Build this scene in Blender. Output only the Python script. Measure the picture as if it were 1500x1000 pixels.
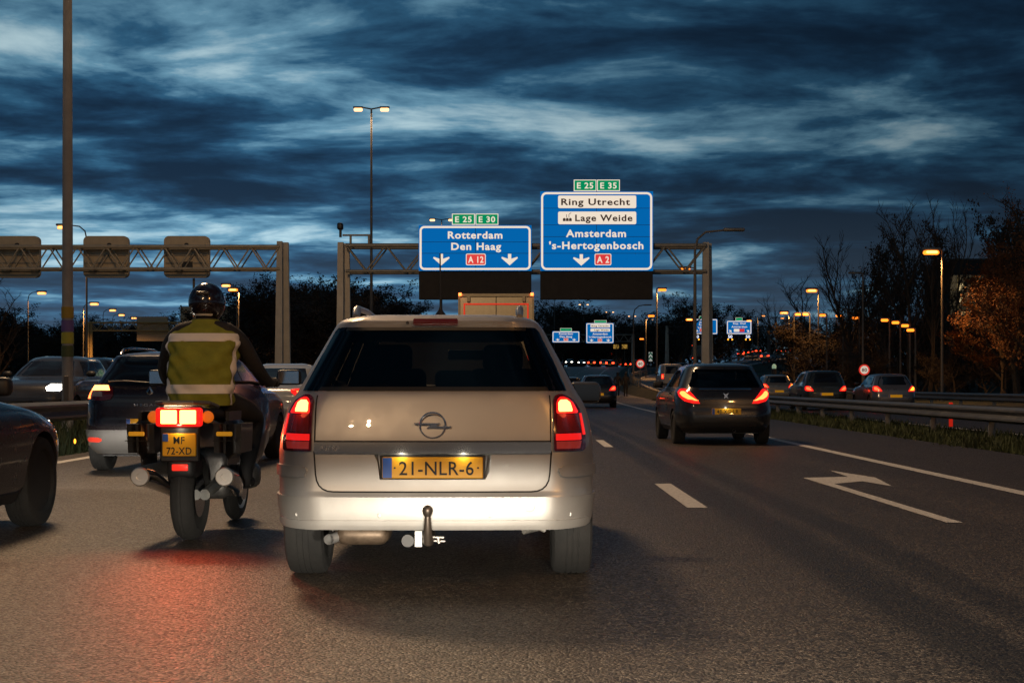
import bpy, bmesh, math, random
import numpy as np
from mathutils import Vector, Matrix
R = math.radians
for o in list(bpy.data.objects): bpy.data.objects.remove(o)
sc = bpy.context.scene
COL = sc.collection

# ------------------------------------------------------------------ camera
F = 50 / 36 * 1500            # focal length in photo pixels
HZ = 562.0                    # row of the horizon
CH = 1.09                     # camera height (seated in a low car)
cd = bpy.data.cameras.new('camera'); cam = bpy.data.objects.new('camera', cd); COL.objects.link(cam)
cam.location = (0, 0, CH); cam.rotation_euler = (R(90), 0, 0)
cd.lens = 50; cd.sensor_width = 36; cd.sensor_fit = 'HORIZONTAL'
cd.shift_y = (HZ - 500) / 1500; cd.clip_end = 4000; cd.clip_start = 0.05
sc.camera = cam

# ------------------------------------------------------------------ world: dusk sky with broken cloud
w = bpy.data.worlds.new('World'); sc.world = w; w.use_nodes = True
nt = w.node_tree; nt.nodes.clear()
def N(t, **k):
    n = nt.nodes.new(t)
    for a, b in k.items(): setattr(n, a, b)
    return n
def LK(a, b): nt.links.new(a, b)
def M2(op, a, b=None, c=None):
    n = N('ShaderNodeMath', operation=op)
    for i, v in enumerate((a, b, c)):
        if v is None: continue
        if isinstance(v, (int, float)): n.inputs[i].default_value = v
        else: LK(v, n.inputs[i])
    return n.outputs[0]
SUN_EL, SUN_AZ = R(-3.5), R(-11)
tc = N('ShaderNodeTexCoord'); sep = N('ShaderNodeSeparateXYZ'); LK(tc.outputs['Generated'], sep.inputs[0])
zz = M2('MAXIMUM', sep.outputs['Z'], 0.0)
den = M2('ADD', zz, 0.085)
px_ = M2('DIVIDE', sep.outputs['X'], den); py_ = M2('DIVIDE', sep.outputs['Y'], den)
cmb = N('ShaderNodeCombineXYZ'); LK(px_, cmb.inputs[0]); LK(py_, cmb.inputs[1])
def noise(scale, detail, rough, off, dist=0.0, sx=1.0, sy=1.0):
    mp = N('ShaderNodeMapping'); mp.inputs['Location'].default_value = off; mp.inputs['Scale'].default_value = (sx, sy, 1)
    LK(cmb.outputs[0], mp.inputs[0])
    n = N('ShaderNodeTexNoise'); n.inputs['Scale'].default_value = scale; n.inputs['Detail'].default_value = detail
    n.inputs['Roughness'].default_value = rough; n.inputs['Distortion'].default_value = dist
    LK(mp.outputs[0], n.inputs['Vector']); return n.outputs[0]
n_big = noise(0.55, 3, .5, (21.49, 26.24, 0), .3)
n_mid = noise(1.9, 8, .56, (9.49, 38.18, 0), .30, .80, 1.0)
n_fin = noise(7.0, 5, .6, (1.2, 5.3, 0), .3)
cl = M2('ADD', M2('MULTIPLY', n_mid, .62), M2('ADD', M2('MULTIPLY', n_big, .45), M2('MULTIPLY', n_fin, .09)))
ramp = N('ShaderNodeValToRGB'); LK(cl, ramp.inputs[0])
cr = ramp.color_ramp; cr.interpolation = 'EASE'
cr.elements[0].position = .475; cr.elements[0].color = (0, 0, 0, 1)
cr.elements[1].position = .79; cr.elements[1].color = (1, 1, 1, 1)
# opening toward the place where the sun went down
ax, ay = math.sin(SUN_AZ), math.cos(SUN_AZ)
az = M2('ADD', M2('MULTIPLY', sep.outputs['X'], ax), M2('MULTIPLY', sep.outputs['Y'], ay))
west = M2('POWER', M2('MAXIMUM', M2('MULTIPLY_ADD', az, .5, .5), 0.0), 40.0)
sky = N('ShaderNodeTexSky', sky_type='NISHITA'); sky.sun_disc = False
sky.sun_elevation = SUN_EL; sky.sun_rotation = SUN_AZ; sky.air_density = 1.4; sky.dust_density = 1.5; sky.ozone_density = 3
cloudc = N('ShaderNodeValToRGB'); LK(ramp.outputs[0], cloudc.inputs[0])
e = cloudc.color_ramp; e.elements[0].position = 0; e.elements[0].color = (.0062, .020, .044, 1)
e.elements[1].position = 1; e.elements[1].color = (.50, .68, .74, 1)
for p_, c_ in ((.18, (.012, .046, .098, 1)), (.40, (.028, .105, .195, 1)), (.66, (.13, .29, .41, 1))):
    k = e.elements.new(p_); k.color = c_
gain = M2('MULTIPLY_ADD', west, 1.0, .40)
mixg = N('ShaderNodeVectorMath', operation='SCALE'); LK(cloudc.outputs[0], mixg.inputs[0]); LK(gain, mixg.inputs['Scale'])
skys = N('ShaderNodeVectorMath', operation='SCALE'); LK(sky.outputs[0], skys.inputs[0]); skys.inputs['Scale'].default_value = .05
hz_ = M2('POWER', M2('SUBTRACT', 1.0, M2('MINIMUM', M2('MULTIPLY', zz, 6.0), 1.0)), 2.0)
hcol = N('ShaderNodeVectorMath', operation='SCALE'); hcol.inputs[0].default_value = (.058, .088, .122); LK(hz_, hcol.inputs['Scale'])
ad1 = N('ShaderNodeVectorMath', operation='ADD'); LK(mixg.outputs[0], ad1.inputs[0]); LK(hcol.outputs[0], ad1.inputs[1])
ad2 = N('ShaderNodeVectorMath', operation='ADD'); LK(ad1.outputs[0], ad2.inputs[0]); LK(skys.outputs[0], ad2.inputs[1])
bg = N('ShaderNodeBackground'); LK(ad2.outputs[0], bg.inputs[0]); bg.inputs[1].default_value = .93
wo = N('ShaderNodeOutputWorld'); LK(bg.outputs[0], wo.inputs[0])

# the last of the sun behind the cloud: hardly any light
sl = bpy.data.lights.new('sun', 'SUN'); sl.energy = .02; sl.angle = R(20); sl.color = (1, .85, .7)
so = bpy.data.objects.new('sun', sl); COL.objects.link(so); so.rotation_euler = (R(86), 0, R(11))

vs = sc.view_settings; vs.view_transform = 'Standard'; vs.look = 'None'; vs.gamma = 1; vs.exposure = 0; vs.use_curve_mapping = False
sc.render.engine = 'CYCLES'
cy = sc.cycles; cy.max_bounces = 6; cy.diffuse_bounces = 2; cy.glossy_bounces = 3; cy.transmission_bounces = 4; cy.transparent_max_bounces = 12
cy.sample_clamp_indirect = 2.0; cy.sample_clamp_direct = 0; cy.use_denoising = True; cy.caustics_reflective = False; cy.caustics_refractive = False
cy.blur_glossy = .5

# ------------------------------------------------------------------ helpers
random.seed(7); rng = random.Random(7)
def sm5(t): t = min(max(t, 0), 1); return t*t*t*(10 - 15*t + 6*t*t)
def fz(y): return 5.0 * sm5((y - 60) / 300)                    # the motorway climbs gently ahead
def cx(y): return .98 * (max(y, 0) / 81) ** 2.2                # and bends to the right
def P(px, py, d):                                              # point seen at a photo pixel, d metres ahead
    return Vector(((px - 750) / F * d, d, CH + (HZ - py) / F * d))

def tag(o, label=None, cat=None, group=None, kind=None):
    if label: o['label'] = label
    if cat: o['category'] = cat
    if group: o['group'] = group
    if kind: o['kind'] = kind
    return o
def empty(name, loc=(0, 0, 0), rz=0, label=None, cat=None, group=None):
    o = bpy.data.objects.new(name, None); COL.objects.link(o); o.location = loc; o.rotation_euler = (0, 0, rz)
    o.empty_display_size = .2
    return tag(o, label, cat, group)
def link(name, me, mat=None, parent=None, loc=None, smooth=None):
    o = bpy.data.objects.new(name, me); COL.objects.link(o)
    if mat is not None and len(me.materials) == 0:
        for m in (mat if isinstance(mat, (list, tuple)) else [mat]): me.materials.append(m)
    if parent: o.parent = parent
    if loc is not None: o.location = loc
    if smooth is not None: shade(me, smooth)
    return o
def shade(me, ang=35):
    if len(me.polygons) == 0: return
    me.polygons.foreach_set('use_smooth', [True] * len(me.polygons))
    me.set_sharp_from_angle(angle=R(ang))

class MB:
    def __init__(s): s.v = []; s.f = []
    def add(s, vs, fs):
        b = len(s.v); s.v += [tuple(p) for p in vs]; s.f += [tuple(i + b for i in f) for f in fs]; return s
    def box(s, a, b):
        (x0, y0, z0), (x1, y1, z1) = a, b
        return s.add([(x0,y0,z0),(x1,y0,z0),(x1,y1,z0),(x0,y1,z0),(x0,y0,z1),(x1,y0,z1),(x1,y1,z1),(x0,y1,z1)],
                     [(0,3,2,1),(4,5,6,7),(0,1,5,4),(1,2,6,5),(2,3,7,6),(3,0,4,7)])
    def rbox(s, a, b, r=.02, seg=3):                             # rounded box through bmesh bevel
        bm = bmesh.new(); bmesh.ops.create_cube(bm, size=1)
        c = [(a[i] + b[i]) / 2 for i in range(3)]; d = [abs(b[i] - a[i]) for i in range(3)]
        for v in bm.verts: v.co = Vector((c[0] + v.co.x*d[0], c[1] + v.co.y*d[1], c[2] + v.co.z*d[2]))
        bmesh.ops.bevel(bm, geom=bm.edges[:], offset=min(r, min(d)*.45), segments=seg, affect='EDGES', profile=.5)
        bm.verts.index_update(); s.add([v.co[:] for v in bm.verts], [[v.index for v in f.verts] for f in bm.faces]); bm.free(); return s
    def tube(s, pts, rad, n=8, cap=True):
        pts = [Vector(p) for p in pts]; m = len(pts)
        if not isinstance(rad, (list, tuple)): rad = [rad] * m
        vs, fs = [], []
        up = None
        for i, p in enumerate(pts):
            d = (pts[min(i+1, m-1)] - pts[max(i-1, 0)])
            d = d.normalized() if d.length > 1e-9 else Vector((0, 0, 1))
            if up is None: up = Vector((0, 0, 1)) if abs(d.z) < .9 else Vector((1, 0, 0))
            a = d.cross(up)
            if a.length < 1e-5: a = d.orthogonal()
            a.normalize(); b = a.cross(d).normalized(); up = b
            for k in range(n):
                t = 2*math.pi*(k + .5)/n; vs.append(p + (a*math.cos(t) + b*math.sin(t))*rad[i])
        for i in range(m-1):
            for k in range(n):
                fs.append((i*n+k, i*n+(k+1) % n, (i+1)*n+(k+1) % n, (i+1)*n+k))
        if cap: fs.append(tuple(range(n))[::-1]); fs.append(tuple((m-1)*n+k for k in range(n)))
        return s.add(vs, fs)
    def lathe(s, prof, axis='z', n=24, c=(0, 0, 0)):             # prof: (r, h)
        vs, fs = [], []; m = len(prof)
        for r, h in prof:
            for k in range(n):
                t = 2*math.pi*k/n; u, v = r*math.cos(t), r*math.sin(t)
                q = {'z': (u, v, h), 'x': (h, u, v), 'y': (v, h, u)}[axis]
                vs.append((q[0]+c[0], q[1]+c[1], q[2]+c[2]))
        for i in range(m-1):
            for k in range(n): fs.append((i*n+k, i*n+(k+1) % n, (i+1)*n+(k+1) % n, (i+1)*n+k))
        if prof[0][0] > 1e-6: fs.append(tuple(range(n))[::-1])
        if prof[-1][0] > 1e-6: fs.append(tuple((m-1)*n+k for k in range(n)))
        return s.add(vs, fs)
    def prism(s, poly, y0, y1):                                  # polygon in x,z, extruded along y
        n = len(poly)
        return s.add([(p[0], y0, p[1]) for p in poly] + [(p[0], y1, p[1]) for p in poly],
                     [tuple(range(n)), tuple(range(2*n-1, n-1, -1))] + [(i, n+i, n+(i+1) % n, (i+1) % n) for i in range(n)])
    def xprism(s, poly, x0, x1):                                 # polygon in y,z, extruded along x
        n = len(poly)
        return s.add([(x0, p[0], p[1]) for p in poly] + [(x1, p[0], p[1]) for p in poly],
                     [tuple(range(n)), tuple(range(2*n-1, n-1, -1))] + [(i, n+i, n+(i+1) % n, (i+1) % n) for i in range(n)])
    def mesh(s, name='mesh', fix=True):
        me = bpy.data.meshes.new(name); me.from_pydata(s.v, [], s.f); me.update()
        if fix:
            bm = bmesh.new(); bm.from_mesh(me); bmesh.ops.recalc_face_normals(bm, faces=bm.faces[:]); bm.to_mesh(me); bm.free()
        return me
    def build(s, name, mat, parent=None, loc=None, smooth=35, fix=True):
        return link(name, s.mesh(name, fix), mat, parent, loc, smooth)

# ------------------------------------------------------------------ materials
MATS = {}
def mat(name, col=(.5, .5, .5), rough=.5, metal=0, coat=0, var=.0, vscale=8.0, emit=None, es=1.0, bump=0, bscale=60, sample=True, spec=.5, var_r=0):
    if name in MATS: return MATS[name]
    m = bpy.data.materials.new(name); m.use_nodes = True; t = m.node_tree; b = t.nodes['Principled BSDF']
    b.inputs['Base Color'].default_value = (*col, 1); b.inputs['Roughness'].default_value = rough; b.inputs['Metallic'].default_value = metal
    b.inputs['Coat Weight'].default_value = coat; b.inputs['Coat Roughness'].default_value = .05; b.inputs['Specular IOR Level'].default_value = spec
    tcn = t.nodes.new('ShaderNodeTexCoord')
    nz = t.nodes.new('ShaderNodeTexNoise'); nz.inputs['Scale'].default_value = vscale; nz.inputs['Detail'].default_value = 6; nz.inputs['Roughness'].default_value = .65
    t.links.new(tcn.outputs['Object'], nz.inputs['Vector'])
    if var:
        mx = t.nodes.new('ShaderNodeMix'); mx.data_type = 'RGBA'
        mx.inputs[6].default_value = (*[c*(1-var) for c in col], 1); mx.inputs[7].default_value = (*[min(1, c*(1+var)) for c in col], 1)
        rp = t.nodes.new('ShaderNodeMapRange'); rp.inputs[1].default_value = .3; rp.inputs[2].default_value = .7
        t.links.new(nz.outputs[0], rp.inputs[0]); t.links.new(rp.outputs[0], mx.inputs[0]); t.links.new(mx.outputs[2], b.inputs['Base Color'])
    if var_r:
        rr = t.nodes.new('ShaderNodeMapRange'); rr.inputs[1].default_value = .3; rr.inputs[2].default_value = .7
        rr.inputs[3].default_value = max(0, rough - var_r); rr.inputs[4].default_value = rough + var_r
        t.links.new(nz.outputs[0], rr.inputs[0]); t.links.new(rr.outputs[0], b.inputs['Roughness'])
    if bump:
        n2 = t.nodes.new('ShaderNodeTexNoise'); n2.inputs['Scale'].default_value = bscale; n2.inputs['Detail'].default_value = 5
        t.links.new(tcn.outputs['Object'], n2.inputs['Vector'])
        bp = t.nodes.new('ShaderNodeBump'); bp.inputs['Strength'].default_value = bump; bp.inputs['Distance'].default_value = .01
        t.links.new(n2.outputs[0], bp.inputs['Height']); t.links.new(bp.outputs[0], b.inputs['Normal'])
    if emit:
        b.inputs['Emission Color'].default_value = (*emit, 1); b.inputs['Emission Strength'].default_value = es
        if not sample: m.cycles.emission_sampling = 'NONE'
    MATS[name] = m; return m
def glass(name, tint, refl=.6):
    if name in MATS: return MATS[name]
    m = bpy.data.materials.new(name); m.use_nodes = True; t = m.node_tree; t.nodes.clear()
    tr = t.nodes.new('ShaderNodeBsdfTransparent'); tr.inputs[0].default_value = (*tint, 1)
    gl = t.nodes.new('ShaderNodeBsdfGlossy'); gl.inputs['Roughness'].default_value = .04; gl.inputs[0].default_value = (refl, refl, refl, 1)
    fr = t.nodes.new('ShaderNodeFresnel'); fr.inputs[0].default_value = 1.5
    mx = t.nodes.new('ShaderNodeMixShader'); o = t.nodes.new('ShaderNodeOutputMaterial')
    t.links.new(fr.outputs[0], mx.inputs[0]); t.links.new(tr.outputs[0], mx.inputs[1]); t.links.new(gl.outputs[0], mx.inputs[2]); t.links.new(mx.outputs[0], o.inputs[0])
    MATS[name] = m; return m
def paint(name, col, metal=.55, rough=.38): return mat(name, col, rough, metal, .7, var=.06, vscale=3, var_r=.05)

m_rubber = mat('rubber', (.010, .0095, .009), .85, var=.3, vscale=20, bump=.2)
m_alloy = mat('alloy', (.48, .47, .46), .35, .35, var=.15)
m_black = mat('black_plastic', (.015, .015, .016), .5, var=.2)
m_dark = mat('cabin_dark', (.022, .02, .02), .8)
m_seam = mat('seam_black', (.008, .008, .008), .8)
m_chrome = mat('chrome', (.75, .75, .76), .12, 1)
m_dglass = mat('dark_glass', (.008, .009, .011), .05, 0, 0, spec=.6)
m_glass = glass('tinted_glass', (.42, .41, .39)); m_clear = glass('clear_glass', (.75, .78, .76))
m_plate = mat('plate_yellow', (.82, .42, .01), .45, emit=(.82, .36, .01), es=.02, sample=False)  # slight emission painted in on top of the plate lamps
m_plate_glow = mat('plate_yellow_far_glow', (.75, .38, .01), .5, emit=(.82, .36, .01), es=.22, sample=False)  # emission stands in for plate lighting on far cars
m_plblue = mat('plate_blue', (.02, .10, .45), .45)
m_ink = mat('ink_black', (.01, .01, .01), .6)
m_white = mat('white_paint', (.78, .77, .74), .5)
m_redlens = mat('red_lens', (.35, .008, .006), .12, 0, .5)
m_redglow = mat('red_lens_lit', (.5, .01, .008), .15, 0, .5, emit=(1, .015, .01), es=1.0, sample=False)
m_brake = mat('brake_lit', (.6, .05, .02), .3, emit=(1, .30, .07), es=7.0)
m_tail_far = mat('tail_lit_far', (.6, .02, .01), .3, emit=(1, .055, .015), es=5.0, sample=False)
m_tail_mid = mat('tail_lit', (.6, .02, .01), .3, emit=(1, .15, .03), es=5.5)
m_amber = mat('amber_lit', (.6, .2, .02), .3, emit=(1, .32, .02), es=4.0, sample=False)
m_ambergl = mat('amber_lens', (.55, .12, .01), .2, 0, .5, emit=(1, .2, .01), es=.45, sample=False)
m_head = mat('headlamp_lit', (.8, .8, .8), .3, emit=(1, .93, .8), es=14.0, sample=False)
m_headw = mat('headlamp_cool', (.8, .8, .8), .3, emit=(.95, .97, 1), es=9.0, sample=False)
m_clearlens = mat('clear_lens', (.55, .5, .48), .15, .3, .5)
# ------------------------------------------------------------------ ground and roads
def mat_asphalt():
    m = bpy.data.materials.new('asphalt'); m.use_nodes = True; t = m.node_tree; b = t.nodes['Principled BSDF']
    def nd(ty, **k):
        n = t.nodes.new(ty)
        for a, v in k.items(): setattr(n, a, v)
        return n
    L = t.links.new
    g = nd('ShaderNodeNewGeometry')
    def no(scale, det, rough=.6, mapsc=None):
        n = nd('ShaderNodeTexNoise'); n.inputs['Scale'].default_value = scale; n.inputs['Detail'].default_value = det; n.inputs['Roughness'].default_value = rough
        if mapsc:
            mp = nd('ShaderNodeMapping'); mp.inputs['Scale'].default_value = mapsc; L(g.outputs['Position'], mp.inputs[0]); L(mp.outputs[0], n.inputs['Vector'])
        else: L(g.outputs['Position'], n.inputs['Vector'])
        return n.outputs[0]
    def mth(op, a, b_=None, c=None):
        n = nd('ShaderNodeMath', operation=op)
        for i, v in enumerate((a, b_, c)):
            if v is None: continue
            if isinstance(v, (int, float)): n.inputs[i].default_value = v
            else: L(v, n.inputs[i])
        return n.outputs[0]
    vor = nd('ShaderNodeTexVoronoi'); vor.inputs['Scale'].default_value = 78; L(g.outputs['Position'], vor.inputs['Vector'])
    hs = nd('ShaderNodeSeparateColor'); L(vor.outputs['Color'], hs.inputs[0])
    stone = mth('POWER', hs.outputs[0], 2.2)                      # stones of mixed brightness
    big = no(.35, 4); long_ = no(1.0, 5, .6, (1.3, .05, 1)); mid = no(6, 4)
    sp = nd('ShaderNodeSeparateXYZ'); L(g.outputs['Position'], sp.inputs[0])
    # old joint smears beside the lane line: dark, uneven bands with a shape of their own
    wob = mth('MULTIPLY_ADD', no(.5, 3, .6, (0, .4, 0)), .3, -.15)
    xs = mth('ADD', sp.outputs[0], wob)
    def band(c, hw):
        d = mth('ABSOLUTE', mth('SUBTRACT', xs, c)); r = nd('ShaderNodeMapRange', interpolation_type='SMOOTHSTEP')
        r.inputs[1].default_value = hw*.35; r.inputs[2].default_value = hw; r.inputs[3].default_value = 1; r.inputs[4].default_value = 0
        L(d, r.inputs[0]); return r.outputs[0]
    bands = mth('MINIMUM', mth('ADD', mth('ADD', band(1.95, .30), mth('MULTIPLY', band(2.45, .22), .8)), mth('MULTIPLY', band(-5.0, .3), .3)), 1.0)
    tracks = mth('ADD', mth('ADD', band(-1.05, .5), band(.75, .5)), mth('ADD', band(-4.9, .5), mth('ADD', band(-3.2, .5), band(4.2, .5))))
    f1 = mth('MULTIPLY_ADD', stone, 2.9, .22)
    f2 = mth('MULTIPLY', f1, mth('MULTIPLY_ADD', big, .7, .65))
    f3 = mth('MULTIPLY', f2, mth('MULTIPLY_ADD', long_, .8, .6))
    f4 = mth('MULTIPLY', f3, mth('MULTIPLY_ADD', bands, -.74, 1.0))
    f5 = mth('MULTIPLY', mth('MULTIPLY', f4, mth('MULTIPLY_ADD', mid, .5, .75)), mth('MULTIPLY_ADD', tracks, .22, .92))
    def spots(scale, lo, hi_, ms, dark):                          # oil drips and old sealed patches
        r = nd('ShaderNodeMapRange', interpolation_type='SMOOTHSTEP'); r.inputs[1].default_value = lo; r.inputs[2].default_value = hi_; r.inputs[3].default_value = 1; r.inputs[4].default_value = dark
        L(no(scale, 5, .55, ms), r.inputs[0]); return r.outputs[0]
    f5 = mth('MULTIPLY', mth('MULTIPLY', f5, spots(2.2, .60, .68, (1, .35, 1), .62)), spots(9.0, .68, .72, (1, .8, 1), .5))
    sc_ = nd('ShaderNodeVectorMath', operation='SCALE'); sc_.inputs[0].default_value = (.043, .0335, .0245); L(f5, sc_.inputs['Scale'])
    L(sc_.outputs[0], b.inputs['Base Color'])
    rr = mth('MULTIPLY_ADD', hs.outputs[1], .35, .36); L(rr, b.inputs['Roughness'])
    b.inputs['Specular IOR Level'].default_value = .45
    bp = nd('ShaderNodeBump'); bp.inputs['Strength'].default_value = .9; bp.inputs['Distance'].default_value = .006
    hh = mth('ADD', mth('MULTIPLY', vor.outputs['Distance'], -1.0), mth('MULTIPLY', mid, .4)); L(hh, bp.inputs['Height']); L(bp.outputs[0], b.inputs['Normal'])
    return m
m_asph = mat_asphalt()
m_grass = mat('verge_soil', (.030, .034, .014), .95, var=.6, vscale=1.4, bump=.6, bscale=9)
m_blade = mat('grass_blades', (.038, .050, .014), .8, var=.6, vscale=.8)
m_line = mat('road_paint', (.58, .56, .51), .6, var=.3, vscale=30, bump=.3, bscale=150)
def _wear(m):
    t = m.node_tree; b = t.nodes['Principled BSDF']; src = b.inputs['Base Color'].links[0].from_socket
    g = t.nodes.new('ShaderNodeNewGeometry'); n = t.nodes.new('ShaderNodeTexNoise'); n.inputs['Scale'].default_value = 22; n.inputs['Detail'].default_value = 8; n.inputs['Roughness'].default_value = .8
    t.links.new(g.outputs['Position'], n.inputs['Vector']); r = t.nodes.new('ShaderNodeMapRange'); r.inputs[1].default_value = .56; r.inputs[2].default_value = .68; t.links.new(n.outputs[0], r.inputs[0])
    x = t.nodes.new('ShaderNodeMix'); x.data_type = 'RGBA'; x.inputs[7].default_value = (.09, .08, .07, 1); t.links.new(src, x.inputs[6]); t.links.new(r.outputs[0], x.inputs[0]); t.links.new(x.outputs[2], b.inputs['Base Color'])
_wear(m_line)
m_steel = mat('galvanised_steel', (.14, .14, .137), .5, .6, var=.25, vscale=3, var_r=.12)
m_post = mat('post_steel', (.20, .20, .19), .55, .5, var=.3, vscale=4)
m_conc = mat('concrete', (.33, .31, .28), .85, var=.25, vscale=2, bump=.2)

def strip(name, offs, ys, dz, m, cfun=cx, zfun=fz, kind='structure', parent=None):
    """a ribbon of ground between lateral offsets, following the bend and the climb"""
    mb = MB(); vs = []; fs = []; n = len(offs)
    for y in ys:
        for o_ in offs: vs.append((o_ + cfun(y), y, zfun(y) + dz))
    for i in range(len(ys)-1):
        for k in range(n-1): fs.append((i*n+k, i*n+k+1, (i+1)*n+k+1, (i+1)*n+k))
    mb.add(vs, fs); o = mb.build(name, m, parent, smooth=60, fix=False)
    if kind: o['kind'] = kind
    return o
def ylist(a, b, st): n = max(1, int(math.ceil((b-a)/st))); return [a + (b-a)*i/n for i in range(n+1)]

# ground reaching the horizon
gx = [-1500, -600, -250, -120, -60, -30, -11, -7, 8, 12, 20, 40, 80, 160, 400, 1500]; gy = [-80, -20] + ylist(0, 420, 12) + [500, 700, 1100, 2500]
gv = [(x, y, fz(y) - .05) for y in gy for x in gx]; n_ = len(gx)
gf = [(i*n_+k, i*n_+k+1, (i+1)*n_+k+1, (i+1)*n_+k) for i in range(len(gy)-1) for k in range(n_-1)]
g_ = MB().add(gv, gf).build('ground', m_grass, smooth=60, fix=False); g_['kind'] = 'structure'
YM = ylist(-30, 60, 6) + ylist(63, 520, 6)
strip('motorway', [-6.85, -3, 0, 4, 7.75], YM, 0, m_asph)
strip('oncoming_road', [-23.5, -17, -10.6], YM, .2, m_asph)

# right-hand carriageway that swings away and climbs
RK = [(-30, 13.4, 0), (60, 13.4, 0), (100, 13.5, .5), (140, 15, 1.3), (175, 19.5, 2.1), (215, 29.5, 3.4), (260, 44, 5.3), (330, 60, 7.0), (450, 79, 10.6), (600, 105, 14)]
_ry, _rx, _rz = [np.array([k[i] for k in RK], float) for i in range(3)]
def pchip(xk, yk):
    h = np.diff(xk); d = np.diff(yk)/h; m = np.zeros(len(xk)); m[0] = d[0]; m[-1] = d[-1]
    for i in range(1, len(xk)-1):
        if d[i-1]*d[i] > 0:
            w1, w2 = 2*h[i]+h[i-1], h[i]+2*h[i-1]; m[i] = (w1+w2)/(w1/d[i-1]+w2/d[i])
    def f(x):
        x = np.asarray(x, float); i = np.clip(np.searchsorted(xk, x)-1, 0, len(xk)-2); t = (x-xk[i])/h[i]; t = np.clip(t, 0, 1)
        return yk[i]*(2*t**3-3*t**2+1)+h[i]*m[i]*(t**3-2*t**2+t)+yk[i+1]*(-2*t**3+3*t**2)+h[i]*m[i+1]*(t**3-t**2)
    return f
_fx, _fzr = pchip(_ry, _rx), pchip(_ry, _rz)
def rx(y): return float(_fx(y))
def rz_(y): return float(_fzr(y))
YR = ylist(-30, 60, 6) + ylist(63, 600, 5)
def rdir(y): return math.atan2(rx(y+2)-rx(y-2), 4)
def rstrip(name, offs, ys, dz, m, kind='structure', skirt=None):
    vs, fs = [], []; n = len(offs)
    for y in ys:
        a = rdir(y)
        for o_ in offs: vs.append((rx(y) + o_*math.cos(a), y - o_*math.sin(a), rz_(y) + dz))
    for i in range(len(ys)-1):
        for k in range(n-1): fs.append((i*n+k, i*n+k+1, (i+1)*n+k+1, (i+1)*n+k))
    o = MB().add(vs, fs).build(name, m, smooth=60, fix=False)
    if kind: o['kind'] = kind
    return o
rstrip('slip_road', [-3.0, 0, 4.2], YR, .01, m_asph)
# embankment under it
ev, ef = [], []
for y in YR:
    a = rdir(y); zr = rz_(y)
    lo = min(fz(y), zr) - .3
    for o_, z_ in ((-3.0, zr-.03), (4.2, zr-.03), (5.2, zr-.04), (5.3+max(0, zr-lo)*1.8, lo), (-3.6, zr-.04), (-3.8-max(0, zr-lo)*1.2, lo)):
        ev.append((rx(y)+o_*math.cos(a), y-o_*math.sin(a), z_))
for i in range(len(YR)-1):
    for a_, b_ in ((0, 1), (1, 2), (2, 3), (4, 0), (5, 4)): ef.append((i*6+a_, i*6+b_, (i+1)*6+b_, (i+1)*6+a_))
o = MB().add(ev, ef).build('embankment', m_grass, smooth=60, fix=False); o['kind'] = 'structure'

# painted markings, each its own object
def mark(x0, x1, y0, y1, name='lane_dash', st=6.0, dz=.004):
    o = strip(name, [x0, x1], ylist(y0, y1, st), dz, m_line); return o
k = 0; y = 12.5
while y < 330:
    mark(1.60 - .075, 1.60 + .075 + (.03 if y < 20 else 0), y, y + 3, st=3)
    mark(-1.95 - .075, -1.95 + .075, y, y + 3, st=3)
    y += 12
mark(4.98, 5.16, -20, 420, 'edge_line', 4); mark(-6.42, -6.24, -20, 420, 'edge_line', 4)
y = 6
while y < 300: mark(-17.1, -16.95, y, y+3, st=3, dz=.204); y += 12
mark(-11.6, -11.42, -20, 400, 'edge_line', 4, .204); mark(-23.1, -22.9, -20, 400, 'edge_line', 4, .204)
def rmark(x0, x1, y0, y1, name='lane_dash'): rstrip(name, [x0, x1], ylist(y0, y1, 3), .016, m_line)
rmark(-2.7, -2.52, -20, 560, 'edge_line'); rmark(3.72, 3.9, -20, 560, 'edge_line')
y = 20
while y < 420: rmark(.42, .56, y, y+3); y += 12
# bent arrow in the right-hand lane
arr = [(3.371, 16.465), (3.943, 16.678), (3.992, 17.892), (4.22, 16.518), (4.043, 15.115), (3.919, 15.907), (3.506, 15.477), (3.539, 11.16), (3.412, 11.16)]
bm = bmesh.new(); vv = [bm.verts.new((a, b, .004)) for a, b in arr]; f_ = bm.faces.new(vv); f_.normal_update()
if f_.normal.z < 0: f_.normal_flip()
me = bpy.data.meshes.new('lane_arrow'); bm.to_mesh(me); bm.free(); o = link('lane_arrow', me, m_line); o['kind'] = 'structure'

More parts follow.
